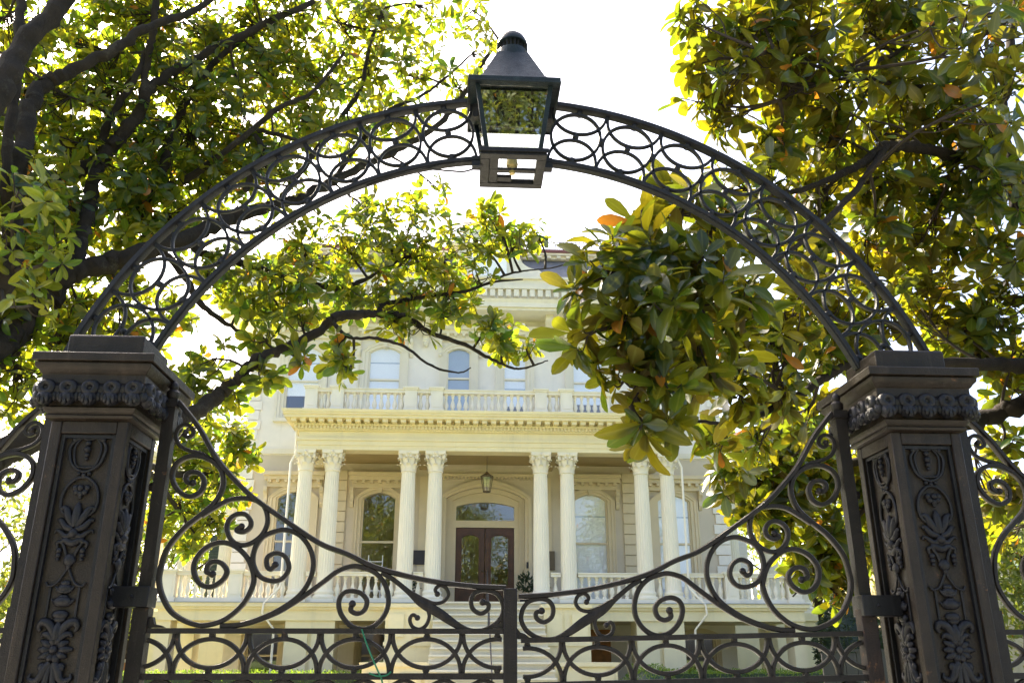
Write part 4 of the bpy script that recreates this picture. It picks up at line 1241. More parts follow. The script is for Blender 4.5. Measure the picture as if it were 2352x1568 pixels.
# ------------------------------------------------------------------ things on and around the porch
lan = thing('hanging_lantern', (HX, 23.3, 6.4), 'small hanging lantern on a chain above the front door', 'lantern')
mb = MB().tube([(HX, 23.3, 7.02), (HX, 23.3, 7.5)], .008, 5)
mb.build('chain', M_DARK, lan)
mb = MB().lathe((HX, 23.3, 0), [(6.83, .19), (6.88, .20), (6.93, .12), (6.98, .05), (7.03, .02)], 8).lathe((HX, 23.3, 0), [(6.38, .10), (6.42, .12)], 8)
for k in range(8):
    a = math.pi * k / 4
    mb.tube([(HX + .11 * math.cos(a), 23.3 + .11 * math.sin(a), 6.4), (HX + .185 * math.cos(a), 23.3 + .185 * math.sin(a), 6.85)], .010, 4)
mb.build('cage', M_BRONZE, lan)
MB().lathe((HX, 23.3, 0), [(6.42, .105), (6.83, .178)], 8).build('glass_shade', M_LGLASS, lan)
p = MB().box(HX - 2.23, HX - 1.86, YW - .10, YW - .062, 4.35, 4.78).box(HX - 2.21, HX - 1.88, YW - .105, YW - .101, 4.37, 4.76).build('wall_plaque', M_DARK)
tag(p, 'dark square plaque on the porch wall left of the front door', 'plaque')
p = MB().box(HX + 1.98, HX + 2.18, YW - .10, YW - .062, 4.2, 4.78).box(HX + 2.0, HX + 2.16, YW - .105, YW - .101, 4.22, 4.76).build('wall_plaque', M_BRONZE)
tag(p, 'narrow brown plaque on the porch wall right of the front door', 'plaque')
p = MB().box(HX + 1.29, HX + 1.35, YW - .15, YW - .122, 4.25, 4.44).ball((HX + 1.32, YW - .155, 4.33), .015, 6, 4).build('doorbell', M_DARK)
tag(p, 'small black doorbell panel on the right side of the door surround', 'doorbell')
ch = thing('porch_chair', (-2.8, 23.6, FL), 'thin white metal chair behind the left porch balustrade', 'chair')
for x in (-3.0, -2.58):
    MB().tube([(x, 23.85, FL), (x, 23.85, 4.55)], .016, 6).build('back_post', M_WHITE, ch)
MB().tube([(-3.0, 23.85, 4.36), (-2.58, 23.85, 4.36)], .014, 6).build('back_rail', M_WHITE, ch)
MB().box(-3.02, -2.56, 23.42, 23.87, FL + .43, FL + .46).build('seat', M_WHITE, ch)
for x in (-3.0, -2.58):
    MB().tube([(x, 23.45, FL), (x, 23.45, FL + .43)], .016, 6).build('leg', M_WHITE, ch)
# ------------------------------------------------------------------ cast iron gate pillars
PCY = -0.035


def pillar(sx, label):
    cx = -1.525 if sx < 0 else 1.55
    root = thing('gate_pillar', (cx, PCY, 0), label, 'gate pillar', 'cast iron gate pillars')
    ex = 0.015
    mb = MB().square_profile(cx, PCY, [(0.0, .2), (.35, .2), (.37, .19), (.42, .165), (.5, .135)], ex)
    mb.build('base', M_PILLAR, root, bevel=.004)
    # hollow-faced shaft: corner strips and recessed panels
    h, hy = .135, .15
    z0, z1 = .5, 2.402
    mb = MB()
    mb.box(cx - h + .028, cx + h - .028, PCY - hy + .028, PCY + hy - .028, z0, z1)
    for a in (-1, 1):
        for b in (-1, 1):
            mb.box(cx + a * h, cx + a * (h - .038), PCY + b * hy, PCY + b * (hy - .038), z0, z1)
    for zz0, zz1 in ((z1 - .045, z1 - .0005), (z0 + .0005, z0 + .06)):
        for a in (-1, 1):
            mb.box(cx + a * (h - .001), cx + a * (h - .029), PCY - hy + .0385, PCY + hy - .0385, zz0, zz1)
            mb.box(cx - h + .0385, cx + h - .0385, PCY + a * (hy - .001), PCY + a * (hy - .029), zz0, zz1)
    mb.build('shaft', M_PILLAR, root, bevel=.0035)
    # inner bead frame of each panel
    mb = MB()
    for a in (-1, 1):
        for b in (-1, 1):
            mb.box(cx + b * (h - .040), cx + b * (h - .052), PCY + a * (hy - .029), PCY + a * (hy - .012), z0 + .07, z1 - .047)
            mb.box(cx + a * (h - .029), cx + a * (h - .012), PCY + b * (hy - .040), PCY + b * (hy - .052), z0 + .07, z1 - .047)
        mb.box(cx - h + .053, cx + h - .053, PCY + a * (hy - .029), PCY + a * (hy - .012), z1 - .060, z1 - .048)
        mb.box(cx + a * (h - .029), cx + a * (h - .012), PCY - hy + .053, PCY + hy - .053, z1 - .060, z1 - .048)
    mb.build('panel_bead', M_ORN, root)
    mb = MB().square_profile(cx, PCY, [(2.402, .137), (2.408, .152), (2.418, .155), (2.424, .148), (2.432, .158), (2.446, .162), (2.450, .15), (2.470, .148), (2.53, .172)], ex)
    mb.build('neck_moulding', M_PILLAR, root, bevel=.002)
    mb = MB().square_profile(cx, PCY + .042, [(2.531, .182), (2.566, .182), (2.570, .188), (2.580, .194), (2.590, .204), (2.604, .206), (2.605, .198), (2.609, .198), (2.610, .214), (2.638, .215), (2.642, .212)], .043)
    mb.build('cap', M_PILLAR, root, bevel=.003)
    mb = MB().square_profile(cx, PCY + .01, [(2.643, .138), (2.734, .138), (2.741, .132)], 0.0)
    mb.build('top_block', M_PILLAR, root, bevel=.004)

    mb = MB().square_profile(cx, PCY + .042 - .02, [(2.478, .170), (2.486, .184), (2.500, .193), (2.516, .194), (2.527, .186), (2.5305, .176)], .028)
    mb.build('egg_band', M_ORN, root, bevel=.002)
    # egg and leaf row round the neck, each egg a piece
    eg = MB()
    n = 12
    vs, fs = [], []
    prof = []
    for i in range(8):
        t = 2 * math.pi * i / 8
        prof.append((.0205 + .0150 * math.cos(t) , .019 * math.sin(t)))
    for k in range(n):
        a = 2 * math.pi * k / n
        for r, o in prof:
            vs.append((r * math.cos(a), -o - .006, r * math.sin(a) * .92))
    for k in range(n):
        for i in range(8):
            a, b = k * 8 + i, k * 8 + (i + 1) % 8
            c, d = ((k + 1) % n) * 8 + (i + 1) % 8, ((k + 1) % n) * 8 + i
            fs.append((a, b, c, d))
    eg.add(vs, fs)
    eg.ball((0, -.004, -.036), .032, 8, 6, 1.0, .8, .9)
    for q in (-1, 1):
        eg.ball((q * .03, -.002, -.028), .016, 6, 5, .8, .9, 1.3)
    for q in (-1, 0, 1):
        eg.ball((q * .014, -.020, -.050 + abs(q) * .008), .011, 6, 4, .9, 1, 1.6)
    me = eg.mesh('egg', M_ORN, 60)
    zc = 2.512
    for side in range(4):
        a = side * math.pi / 2
        half = .186 + (.0 if side != 2 else .08)
        cnt = 5
        for i in range(cnt):
            u = (i - (cnt - 1) / 2) * .0765
            m = T(cx, PCY, zc) @ Matrix.Rotation(a, 4, 'Z') @ T(u, -half, 0)
            inst('egg', me, root, m)

    # cast relief on the faces: pieces built in (u, depth, z)
    def relief():
        P = {}
        def curve(mb, pts, r, n=6, d=.006):
            if not isinstance(r, list):
                r = [r] * len(pts)
            cp = catmull([(p[0], -d, p[1], q) for p, q in zip(pts, r)], 5)
            mb.tube([(p[0], p[1], p[2]) for p in cp], [p[3] for p in cp], n)
        mb = MB()
        for rr, w in ((.061, .006), (.045, .0042)):
            curve(mb, [(-rr * .55, 2.345), (-rr * .98, 2.318), (-rr, 2.285), (-rr * .72, 2.245), (0, 2.222 + (.061 - rr)), (rr * .72, 2.245), (rr, 2.285), (rr * .98, 2.318), (rr * .55, 2.345)], w)
        curve(mb, [(-.048, 2.338), (-.03, 2.348), (0, 2.338), (.03, 2.348), (.048, 2.338)], .006)
        for x in (-.05, .05):
            mb.ball((x, -.006, 2.338), .010, 7, 5)
        for z, r in ((2.325, .011), (2.303, .013), (2.283, .010), (2.268, .007)):
            mb.ball((0, -.008, z), r, 8, 6)
        P['cartouche'] = mb
        mb = MB()
        for x, z, r in ((-.018, 2.216, .008), (.018, 2.216, .008), (0, 2.210, .009)):
            mb.ball((x, -.006, z), r, 7, 5)
        curve(mb, [(-.022, 2.060), (-.055, 2.085), (-.063, 2.125), (-.05, 2.170), (-.022, 2.198), (0, 2.203), (.022, 2.198), (.05, 2.170), (.063, 2.125), (.055, 2.085), (.022, 2.060)], .006)
        for k in range(5):
            a = math.pi * (1 + k / 4)
            mb.ball((.02 * math.cos(a), -.008, 2.165 + .02 * math.sin(a)), .012, 7, 5, 1, .8, 1)
        mb.ball((0, -.012, 2.165), .012, 7, 5)
        mb.ball((0, -.007, 2.135), .008, 6, 5, 1, 1, 1.4)
        P['oval_wreath'] = mb
        mb = MB()
        curve(mb, [(0, 2.03), (0, 2.06), (0, 2.095), (0, 2.115)], [.014, .017, .014, .004], 8)
        for q in (-1, 1):
            curve(mb, [(q * .006, 2.035), (q * .026, 2.065), (q * .038, 2.09), (q * .052, 2.095), (q * .054, 2.082)], [.012, .015, .012, .008, .004], 8)
            curve(mb, [(q * .004, 2.022), (q * .03, 2.03), (q * .05, 2.052), (q * .062, 2.05)], [.012, .013, .010, .004], 8)
            curve(mb, [(0, 2.005), (q * .025, 1.998), (q * .045, 2.012), (q * .06, 2.018), (q * .064, 2.008)], [.013, .011, .008, .005, .003], 8)
        mb.ball((0, -.010, 2.008), .018, 8, 6)
        P['palmette'] = mb
        mb = MB()
        curve(mb, [(-.04, 1.975), (-.025, 1.985), (0, 1.975), (.025, 1.985), (.04, 1.975)], [.007, .012, .014, .012, .007], 8)
        curve(mb, [(-.034, 1.985), (-.02, 1.998), (0, 1.99), (.02, 1.998), (.034, 1.985)], .008)
        for q in (-1, 1):
            curve(mb, [(q * .046, 1.955), (q * .05, 1.975), (q * .035, 1.978), (q * .02, 1.95), (q * .012, 1.925)], [.004, .007, .007, .006, .004])
            for dz, r in ((0, .011), (-.016, .010), (-.030, .007)):
                mb.ball((q * .040, -.007, 1.950 + dz), r, 7, 5)
        mb.ball((0, -.008, 1.918), .024, 8, 6, .9, .5, .9)
        mb.ball((0, -.008, 1.900), .012, 7, 5, .8, .6, 1.4)
        P['grape_swag'] = mb
        mb = MB()
        for q in (-1, 1):
            curve(mb, [(0, 1.893), (q * .018, 1.86), (q * .032, 1.84), (q * .055, 1.832), (q * .066, 1.845)], .0045)
            mb.bar([(q * .048, 1.832), (q * .048, 1.72)], .008, .01, -.002)
        P['strapwork'] = mb
        mb = MB()
        for z, w in ((1.842, .018), (1.826, .026), (1.795, .02), (1.782, .034), (1.74, .03), (1.725, .022)):
            mb.ball((0, -.006, z), w, 9, 6, 1, .5, .55)
        for q in (-1, 1):
            curve(mb, [(0, 1.776), (q * .02, 1.775), (q * .038, 1.79)], [.012, .009, .003])
            curve(mb, [(0, 1.815), (q * .018, 1.818), (q * .03, 1.832)], [.010, .008, .003])
        P['bud_chain'] = mb
        mb = MB()
        for q in (-1, 1):
            curve(mb, [(q * .004, 1.66), (q * .018, 1.695), (q * .034, 1.712), (q * .054, 1.716), (q * .063, 1.70), (q * .056, 1.688)], [.013, .015, .016, .014, .010, .006], 8)
            curve(mb, [(q * .004, 1.655), (q * .024, 1.675), (q * .042, 1.678), (q * .05, 1.668)], [.012, .013, .010, .004], 8)
        curve(mb, [(0, 1.66), (0, 1.69), (0, 1.72)], [.016, .018, .006], 8)
        P['fleur'] = mb
        mb = MB()
        for k in range(10):
            a = 2 * math.pi * k / 10
            rr = .046 if k % 2 else .052
            curve(mb, [(.012 * math.cos(a), 1.63 + .012 * math.sin(a)), (.032 * math.cos(a), 1.63 + .03 * math.sin(a)), (rr * 1.15 * math.cos(a), 1.63 + rr * .9 * math.sin(a))], [.008, .0145, .005], 7)
        mb.ball((0, -.014, 1.63), .014, 9, 6)
        P['rosette'] = mb
        mb = MB()
        for q in (-1, 1):
            curve(mb, [(q * .006, 1.59), (q * .022, 1.568), (q * .03, 1.545), (q * .045, 1.532), (q * .066, 1.54), (q * .064, 1.555)], [.012, .015, .014, .012, .008, .004], 8)
            curve(mb, [(q * .004, 1.585), (q * .01, 1.555), (q * .014, 1.52), (q * .03, 1.49), (q * .05, 1.50)], [.010, .012, .012, .010, .004], 8)
            mb.ball((q * .03, -.008, 1.575), .016, 8, 5, 1, .6, 1)
        P['acanthus'] = mb
        return P
    global RELIEF
    if RELIEF is None:
        RELIEF = {k: v.mesh(k, M_ORN, 70) for k, v in relief().items()}
    faces = [(0, hy - .028), (math.pi / 2 if sx < 0 else -math.pi / 2, h - .028)]
    for a, d in faces:
        for k, me in RELIEF.items():
            inst(k, me, root, T(cx, PCY, 0) @ Matrix.Rotation(a, 4, 'Z') @ T(0, -d, 0))
        for k in ('rosette', 'acanthus', 'fleur', 'bud_chain', 'palmette'):      # the pattern runs on below
            inst(k, RELIEF[k], root, T(cx, PCY, -.42 if k != 'palmette' else -.95) @ Matrix.Rotation(a, 4, 'Z') @ T(0, -d, 0))
    return root


RELIEF = None
pillar(-1, 'dark cast iron gate pillar at the left end of the arch')
pillar(1, 'dark cast iron gate pillar at the right end of the arch')

# ------------------------------------------------------------------ arch over the gate
arch = thing('gate_arch', (0, 0, 2.72), 'curved wrought iron arch of linked rings spanning both gate pillars', 'arch')
AZ, RO, RI = 2.10, 1.84, 1.545


def polar(th, r):
    return (r * math.sin(th), AZ + r * math.cos(th))


STUD = MB().ball((0, 0, 0), .015, 8, 6).box(-.008, .008, -.008, .008, -.019, .019).mesh('stud', M_IRON, 80)
for s in (-1, 1):
    for nm, r, w, t1 in (('outer_rail', RO, .022, 1.232), ('inner_rail', RI, .022, 1.162)):
        pts = [polar(s * (0.085 + (t1 - 0.085) * i / 40), r) for i in range(41)]
        mb = MB().bar(pts, w, .046)
        mb.bar([polar(s * (0.085 + (t1 - 0.085) * i / 40), r + (.012 if nm == 'outer_rail' else -.012)) for i in range(41)], .006, .034)
        mb.build(nm, M_IRON, arch)
    dth = (1.205 - 0.098) / 8
    for k in range(8):
        tc = s * (0.098 + dth * (k + .5))
        n = 36
        rm = (RO + RI) / 2
        ring = [polar(tc + .468 * dth * math.cos(2 * math.pi * i / n), rm + .117 * math.sin(2 * math.pi * i / n)) for i in range(n)]
        MB().bar(ring, .0120, .021, 0.0, True).build('ring', M_IRON, arch)
        up = [polar(tc + .485 * dth * math.cos(math.pi * i / 20), RO - .012 - .118 * math.sin(math.pi * i / 20) ** .9) for i in range(21)]
        lo = [polar(tc + .485 * dth * math.cos(math.pi * i / 20), RI + .012 + .118 * math.sin(math.pi * i / 20) ** .9) for i in range(21)]
        MB().bar(up, .0120, .019, .001).build('upper_arc', M_IRON, arch)
        MB().bar(lo, .0120, .019, -.001).build('lower_arc', M_IRON, arch)
        for th, r in ((tc, RO - .021), (tc, RI + .021), (tc, rm), (tc + s * dth / 2, rm)):
            x, z = polar(th, r)
            inst('stud', STUD, arch, T(x, 0, z) @ Matrix.Rotation(th, 4, 'Y'))

# ------------------------------------------------------------------ lantern on the arch
LAN = thing('arch_lantern', (0, 0, 3.6), 'square glass gas lantern with dark roof at the top of the arch', 'lantern')


def lbox(name, f, mat=None, bevel=.002, parent=None):
    mb = MB()
    f(mb)
    return mb.build(name, mat or M_LANTERN, parent or LAN, bevel=bevel)


ZT, ZB = 3.915, 3.612
HT, HB = .157, .112


def frame(mb):
    for a in (-1, 1):
        for b in (-1, 1):
            p = [(a * HB, b * HB, ZB), (a * HT, b * HT, ZT)]
            w = .010
            mb.add([(x + u * w, y + v * w, z) for x, y, z in p for u, v in ((-1, -1), (1, -1), (1, 1), (-1, 1))],
                   [(0, 1, 5, 4), (1, 2, 6, 5), (2, 3, 7, 6), (3, 0, 4, 7), (0, 3, 2, 1), (4, 5, 6, 7)])


lbox('corner_frame', frame)


def rim(mb):
    for a in (-1, 1):
        mb.box(-.198, .198, a * .198, a * .146, 3.916, 3.936)
        mb.box(a * .198, a * .146, -.1455, .1455, 3.916, 3.936)
        mb.box(-.200, .200, a * .200, a * .193, 3.908, 3.9155)
        mb.box(a * .200, a * .193, -.1925, .1925, 3.908, 3.9155)


lbox('rim', rim)


def roof(mb):
    n = 4
    prof = [(3.9365, .172), (3.99, .135), (4.165, .066)]
    vs, fs = [], []
    for z, h in prof:
        vs += [(-h, -h, z), (h, -h, z), (h, h, z), (-h, h, z)]
    for z, h in reversed(prof):
        vs += [(-h + .004, -h + .004, z - .004), (h - .004, -h + .004, z - .004), (h - .004, h - .004, z - .004), (-h + .004, h - .004, z - .004)]
    m = len(vs) // 4
    for i in range(m - 1):
        for k in range(4):
            a, b = i * 4 + k, i * 4 + (k + 1) % 4
            fs.append((a, b, b + 4, a + 4))
    mb.add(vs, fs)


lbox('lantern_roof', roof, bevel=0)
lbox('chimney', lambda mb: mb.lathe((0, 0, 0), [(4.160, .069), (4.205, .069), (4.206, .062), (4.207, .050)], 20), bevel=0)
lv = MB()
for k in range(18):
    a = 2 * math.pi * k / 18
    lv.box(.052 * math.cos(a) - .004, .052 * math.cos(a) + .004, .052 * math.sin(a) - .004, .052 * math.sin(a) + .004, 4.2, 4.262)
lv.build('vent_slats', M_IRON, LAN)
dome = [(4.246, .069), (4.252, .0695), (4.266, .067), (4.285, .058), (4.303, .040), (4.316, .018), (4.322, .004)]
lbox('vent_dome', lambda mb: mb.lathe((0, 0, 0), dome, 20), bevel=0)
for k in (-1, 1):
    MB().box(k * .070, k * .062, -.012, .012, 4.2, 4.256).build('vent_strap', M_LANTERN, LAN)


def bottom(mb):
    o, i_ = .140, .100
    for a in (-1, 1):
        mb.box(-o, o, a * o, a * i_, 3.585, 3.611)
        mb.box(a * o, a * i_, -i_ + .0005, i_ - .0005, 3.585, 3.611)
    mb.box(-o - .008, o + .008, -o - .008, -o - .0005, 3.596, 3.616)
    mb.box(-i_, i_, -.014, .014, 3.587, 3.599)
    mb.box(-.1, -.062, -.1, .1, 3.588, 3.604)
    mb.box(-.062, .0, .052, .09, 3.588, 3.603)


lbox('bottom_frame', bottom, M_ORN)
mb = MB().lathe((0, 0, 0), [(3.575, .012), (3.605, .016), (3.612, .024), (3.625, .026), (3.64, .022), (3.655, .025), (3.672, .024), (3.69, .017), (3.697, .006)], 10)
mb.build('burner', M_BULB, LAN)
for k in range(4):
    rot = Matrix.Rotation(k * math.pi / 2, 4, 'Z')
    b0, t0 = HB - .009, HT - .009
    vs = [rot @ Vector(p) for p in ((-b0, -HB, ZB), (b0, -HB, ZB), (t0, -HT, ZT), (-t0, -HT, ZT))]
    vs2 = [rot @ Vector(p) for p in ((-b0, -HB + .003, ZB), (b0, -HB + .003, ZB), (t0, -HT + .003, ZT), (-t0, -HT + .003, ZT))]
    MB().add([tuple(v) for v in vs + vs2], [(0, 1, 2, 3), (7, 6, 5, 4), (0, 4, 5, 1), (1, 5, 6, 2), (2, 6, 7, 3), (3, 7, 4, 0)]).build('pane', M_LGLASS, LAN)
# brackets holding the lantern to the arch ends
for s in (-1, 1):
    MB().box(s * .138, s * .175, -.02, .02, 3.60, 3.65).build('bracket', M_IRON, LAN)
    MB().box(s * .15, s * .175, -.018, .018, 3.85, 3.945).build('bracket', M_IRON, LAN)
cb_ = MB().tube(catmull([(-.62, .0, 3.495), (-.5, -.005, 3.545), (-.38, -.005, 3.582), (-.27, -.01, 3.575), (-.2, -.02, 3.57), (-.13, -.05, 3.585)], 6), .0045, 6).build('lantern_cable', M_DARK)
tag(cb_, 'thin dark cable sagging from the arch to the left side of the lantern', 'cable')
# ------------------------------------------------------------------ gate leaves and side fence panels (one traced design, mirrored and sagged)
X_H, X_C = -1.305, -0.008      # hinge stile and meeting stile of the left leaf


def leaf(root, xf, hinge=True, fence=False, mat=M_GATE, stile_mat=None):
    stile_mat = stile_mat or mat
    def obj(name, f, m=None):
        mb = MB(xf)
        f(mb)
        return mb.build(name, m or mat, root)
    obj('hinge_stile', lambda mb: mb.box(-1.332, -1.288, -.022, .022, .1, 2.53).box(-1.337, -1.283, -.027, .027, .12, 1.77).box(-1.338, -1.282, -.028, .028, 2.505, 2.535), stile_mat)
    obj('finial', lambda mb: mb.lathe((-1.31, 0, 0), [(2.535, .016), (2.545, .024), (2.565, .026), (2.578, .014), (2.586, .018), (2.60, .016), (2.612, .004)], 10))
    if not fence:
        obj('bolt', lambda mb: mb.lathe((-1.332, -.0, 2.20), [(-.02, .004), (-.016, .016), (0, .020)], 6, 'x'))
    sc = SCROLLS
    def sweep(key, w, d, y=0, taper=True, sub=6):
        pts = catmull(sc[key], sub)
        def f(mb):
            mb.bar(pts, w, d, y)
        return f
    obj('slope_rail', sweep('slope_rail', .019, .036))
    for i, (key, w) in enumerate((('s1', .0175), ('s2', .0165), ('s3', .017), ('s4', .0175), ('s5', .0165), ('s6', .0135), ('s7', .0135), ('s8', .0145))):
        pts = catmull(sc[key], 6)
        n = len(pts)
        ends = {'s1': (pts[0], pts[-1]), 's2': (pts[0],), 's3': (pts[0],), 's4': (pts[-1],), 's5': (pts[-1],), 's6': (pts[-1],), 's7': (pts[-1],), 's8': (pts[0],)}[key]
        ws = []
        for j in range(n):
            t = j / (n - 1)
            k = 1.0
            if key in ('s5',) and t < .35:
                k = 1.0 + 1.1 * math.exp(-((t - .2) / .07) ** 2)
            ws.append(w * k)
        def f(mb, pts=pts, ws=ws, ends=ends, w=w):
            mb.bar(pts, ws, .0265 - .0013 * i, 0.0)
            for e in ends:
                mb.ball((e[0], -.004, e[1]), w * .78, 8, 6, 1, 1.1, 1)
        obj('scroll', f)
    # ring band between two rails
    xa, xb = -1.288, -.031
    zt, zb = 1.694, 1.545
    obj('upper_rail', lambda mb: mb.box(xa, xb, -.019, .019, zt - .009, zt + .009))
    obj('lower_rail', lambda mb: mb.box(xa, xb, -.019, .019, zb - .012, zb + .009))
    P = 0.2515
    x0 = -1.185 - P
    zt1, zb1 = zt - .009, zb + .009
    k = 0
    while x0 < xb:
        c = x0 + P / 2
        for up in (True, False):
            pts = []
            for i in range(25):
                a = math.pi * i / 24
                x = c - .485 * P * math.cos(a)
                z = (zt1 - .113 * math.sin(a) ** .95) if up else (zb1 + .113 * math.sin(a) ** .95)
                if xa - .004 <= x <= xb + .004:
                    pts.append((x, z))
            if len(pts) > 2:
                obj('band_arc', lambda mb: mb.bar(pts, .0155, .024, .001 if up else -.001))
        if xa + .02 < c < xb - .02:
            for zz, q in ((zt1 - .012, 1), (zb1 + .012, -1)):
                obj('stud', lambda mb: mb.ball((c, 0, zz), .0135, 8, 6).box(c - .009, c + .009, -.012, .012, zz + q * .004, zz + q * .0118))
        x0 += P
    # below the picture: ring row and plain bars down to the ground
    for i in range(9):
        c = xa + (xb - xa) * (i + .5) / 9
        obj('lower_ring', lambda mb: mb.bar([(c + .066 * math.cos(2 * math.pi * t / 20), 1.465 + .064 * math.sin(2 * math.pi * t / 20)) for t in range(20)], .013, .02, 0, True))
    obj('middle_rail', lambda mb: mb.box(xa, xb, -.018, .018, 1.385, 1.40))
    obj('bottom_rail', lambda mb: mb.box(xa, xb, -.018, .018, .14, .17))
    for i in range(8):
        x = xa + (xb - xa) * (i + .5) / 8
        obj('bar', lambda mb: mb.box(x - .009, x + .009, -.009, .009, .171, 1.384))
    return root


gl = thing('gate_leaf', (X_H, 0, 0), 'left leaf of the iron scroll gate with the tall meeting post', 'gate', 'scrolled iron gate leaves')
leaf(gl, None)
MB().box(-.0315, .017, -.024, .024, .1, 1.842).build('meeting_stile', M_GATE, gl, bevel=.003)
for s, x in ((-1, -.0318), ):
    MB().prism([(x, 1.704), (x, 1.745), (x - .012, 1.722), (x - .03, 1.722), (x - .045, 1.706), (x - .07, 1.7045)], -.012, .012).build('corner_bracket', M_GATE, gl)
MB().prism([(-1.2875, 1.7045), (-1.225, 1.7045), (-1.24, 1.712), (-1.262, 1.716), (-1.27, 1.74), (-1.2875, 1.742)], -.012, .012).build('corner_bracket', M_GATE, gl)

SAG = R(1.15)


def right_xf(p):
    x, y, z = -p[0], p[1], p[2]
    dx, dz = x - 1.31, z - 1.75
    return (1.31 + dx * math.cos(SAG) - dz * math.sin(SAG) * .3, y, 1.745 + dz + dx * math.sin(SAG))


gr = thing('gate_leaf', (1.31, 0, 0), 'right leaf of the iron scroll gate, sagging, with a rusty hinge stile', 'gate', 'scrolled iron gate leaves')
leaf(gr, right_xf)
mb = MB()
mb.prism([(.0175, 1.668), (.09, 1.668), (.06, 1.674), (.045, 1.686), (.03, 1.69), (.0175, 1.705)], -.012, .012)
mb.build('corner_bracket', M_GATE, gr)
MB().box(1.2825, 1.3395, -.0285, .0285, 1.50, 1.775).build('rusty_sleeve', M_RUST, gr, bevel=.003)

# hinge straps on the pillars
for s, z0, z1, nm in ((-1, 1.772, 1.842, gl), (1, 1.748, 1.822, gr)):
    xs = sorted((s * 1.283, s * 1.43))
    mb = MB().box(xs[0], xs[1], -.05, .045, z0, z1)
    mb.ball((s * 1.34, -.052, (z0 + z1) / 2), .007, 6, 4)
    mb.build('hinge_strap', M_ORN, nm, bevel=.005)


def fence_xf(s):
    def f(p):
        x = -3.05 - p[0]
        return (3.10 + p[0] if s > 0 else x, p[1], p[2])
    return f


fl = thing('fence_panel', (-1.73, 0, 0), 'scrolled iron fence panel beyond the left gate pillar', 'fence', 'iron fence panels beside the gate')
leaf(fl, fence_xf(-1), False, True)
fr = thing('fence_panel', (1.73, 0, 0), 'scrolled iron fence panel beyond the right gate pillar', 'fence', 'iron fence panels beside the gate')
leaf(fr, fence_xf(1), False, True)
tw = MB().tube(catmull([(-.535, -.024, 1.70), (-.51, -.026, 1.64), (-.475, -.027, 1.57), (-.455, -.028, 1.53), (-.44, -.026, 1.46)], 5), .0032, 6)
tw.tube(catmull([(-.50, -.024, 1.555), (-.47, -.03, 1.545), (-.44, -.028, 1.548), (-.425, -.026, 1.56)], 4), .003, 5)
tag(tw.build('twine', M_TWINE), 'green twine tied to the lower rails of the left gate leaf', 'twine')
# ------------------------------------------------------------------ foliage
CF = Vector((math.sin(R(3.2)) * math.cos(R(20)), math.cos(R(3.2)) * math.cos(R(20)), math.sin(R(20))))
CR = Vector((math.cos(R(3.2)), -math.sin(R(3.2)), 0))
CU = CR.cross(CF)


def leaf_template(curl, fold, ts=((.0, .012), (.12, .028), (.35, .125), (.62, .19), (.84, .15), (.95, .075)), wave=0.0):
    vs, fs = [], []
    for i, (t, w) in enumerate(ts):
        z = -curl * t * t
        wv = wave * math.sin(t * 9)
        vs += [(-w, t, z + fold * w + wv), (0, t, z), (w, t, z + fold * w - wv)]
    vs.append((0, 1.0, -curl))
    n = len(ts)
    for i in range(n - 1):
        a = i * 3
        fs += [(a, a + 1, a + 4, a + 3), (a + 1, a + 2, a + 5, a + 4)]
    a = (n - 1) * 3
    l = len(vs) - 1
    fs += [(a, a + 1, l), (a + 1, a + 2, l)]
    return np.array(vs), fs


TEMPL = [leaf_template(.10, .22), leaf_template(.34, .35, wave=.02), leaf_template(-.12, .5), leaf_template(.2, .12, wave=.03), leaf_template(.45, .6)]
SMALL = [leaf_template(.12, .25, ((.0, .03), (.45, .22)))]


def merged_leaves(name, leaves, templ, mat, parent=None):
    """leaves: list of (origin, x axis, y axis, z axis, variant), axes already scaled"""
    V, loops, starts, totals, RIB = [], [], [], [], []
    base = 0
    for vi, (tv, tf) in enumerate(templ):
        sel = [l for l in leaves if l[4] == vi]
        if not sel:
            continue
        O = np.array([l[0] for l in sel])
        X = np.array([l[1] for l in sel])
        Y = np.array([l[2] for l in sel])
        Z = np.array([l[3] for l in sel])
        P = O[:, None, :] + tv[None, :, 0:1] * X[:, None, :] + tv[None, :, 1:2] * Y[:, None, :] + tv[None, :, 2:3] * Z[:, None, :]
        V.append(P.reshape(-1, 3))
        RIB.append(np.tile((np.abs(tv[:, 0]) < 1e-6).astype(float), len(sel)))
        flat = np.array([i for f in tf for i in f])
        tot = np.array([len(f) for f in tf])
        idx = (flat[None, :] + (np.arange(len(sel)) * len(tv))[:, None] + base).reshape(-1)
        loops.append(idx)
        totals.append(np.tile(tot, len(sel)))
        base += len(tv) * len(sel)
    V = np.concatenate(V)
    loops = np.concatenate(loops)
    totals = np.concatenate(totals)
    starts = np.concatenate([[0], np.cumsum(totals)[:-1]])
    if parent is not None:
        V = V - np.array(WORLD[parent].translation)[None, :]
    me = bpy.data.meshes.new(name)
    me.vertices.add(len(V))
    me.vertices.foreach_set('co', V.astype(np.float32).reshape(-1))
    me.loops.add(len(loops))
    me.loops.foreach_set('vertex_index', loops.astype(np.int32))
    me.polygons.add(len(totals))
    me.polygons.foreach_set('loop_start', starts.astype(np.int32))
    me.polygons.foreach_set('use_smooth', [True] * len(totals))
    me.update(calc_edges=True)
    me.validate()
    at = me.attributes.new('rib', 'FLOAT', 'POINT')
    at.data.foreach_set('value', np.concatenate(RIB).astype(np.float32))
    me.materials.append(mat)
    o = bpy.data.objects.new(name, me)
    return link(o, parent, WORLD[parent].copy() if parent is not None else None)


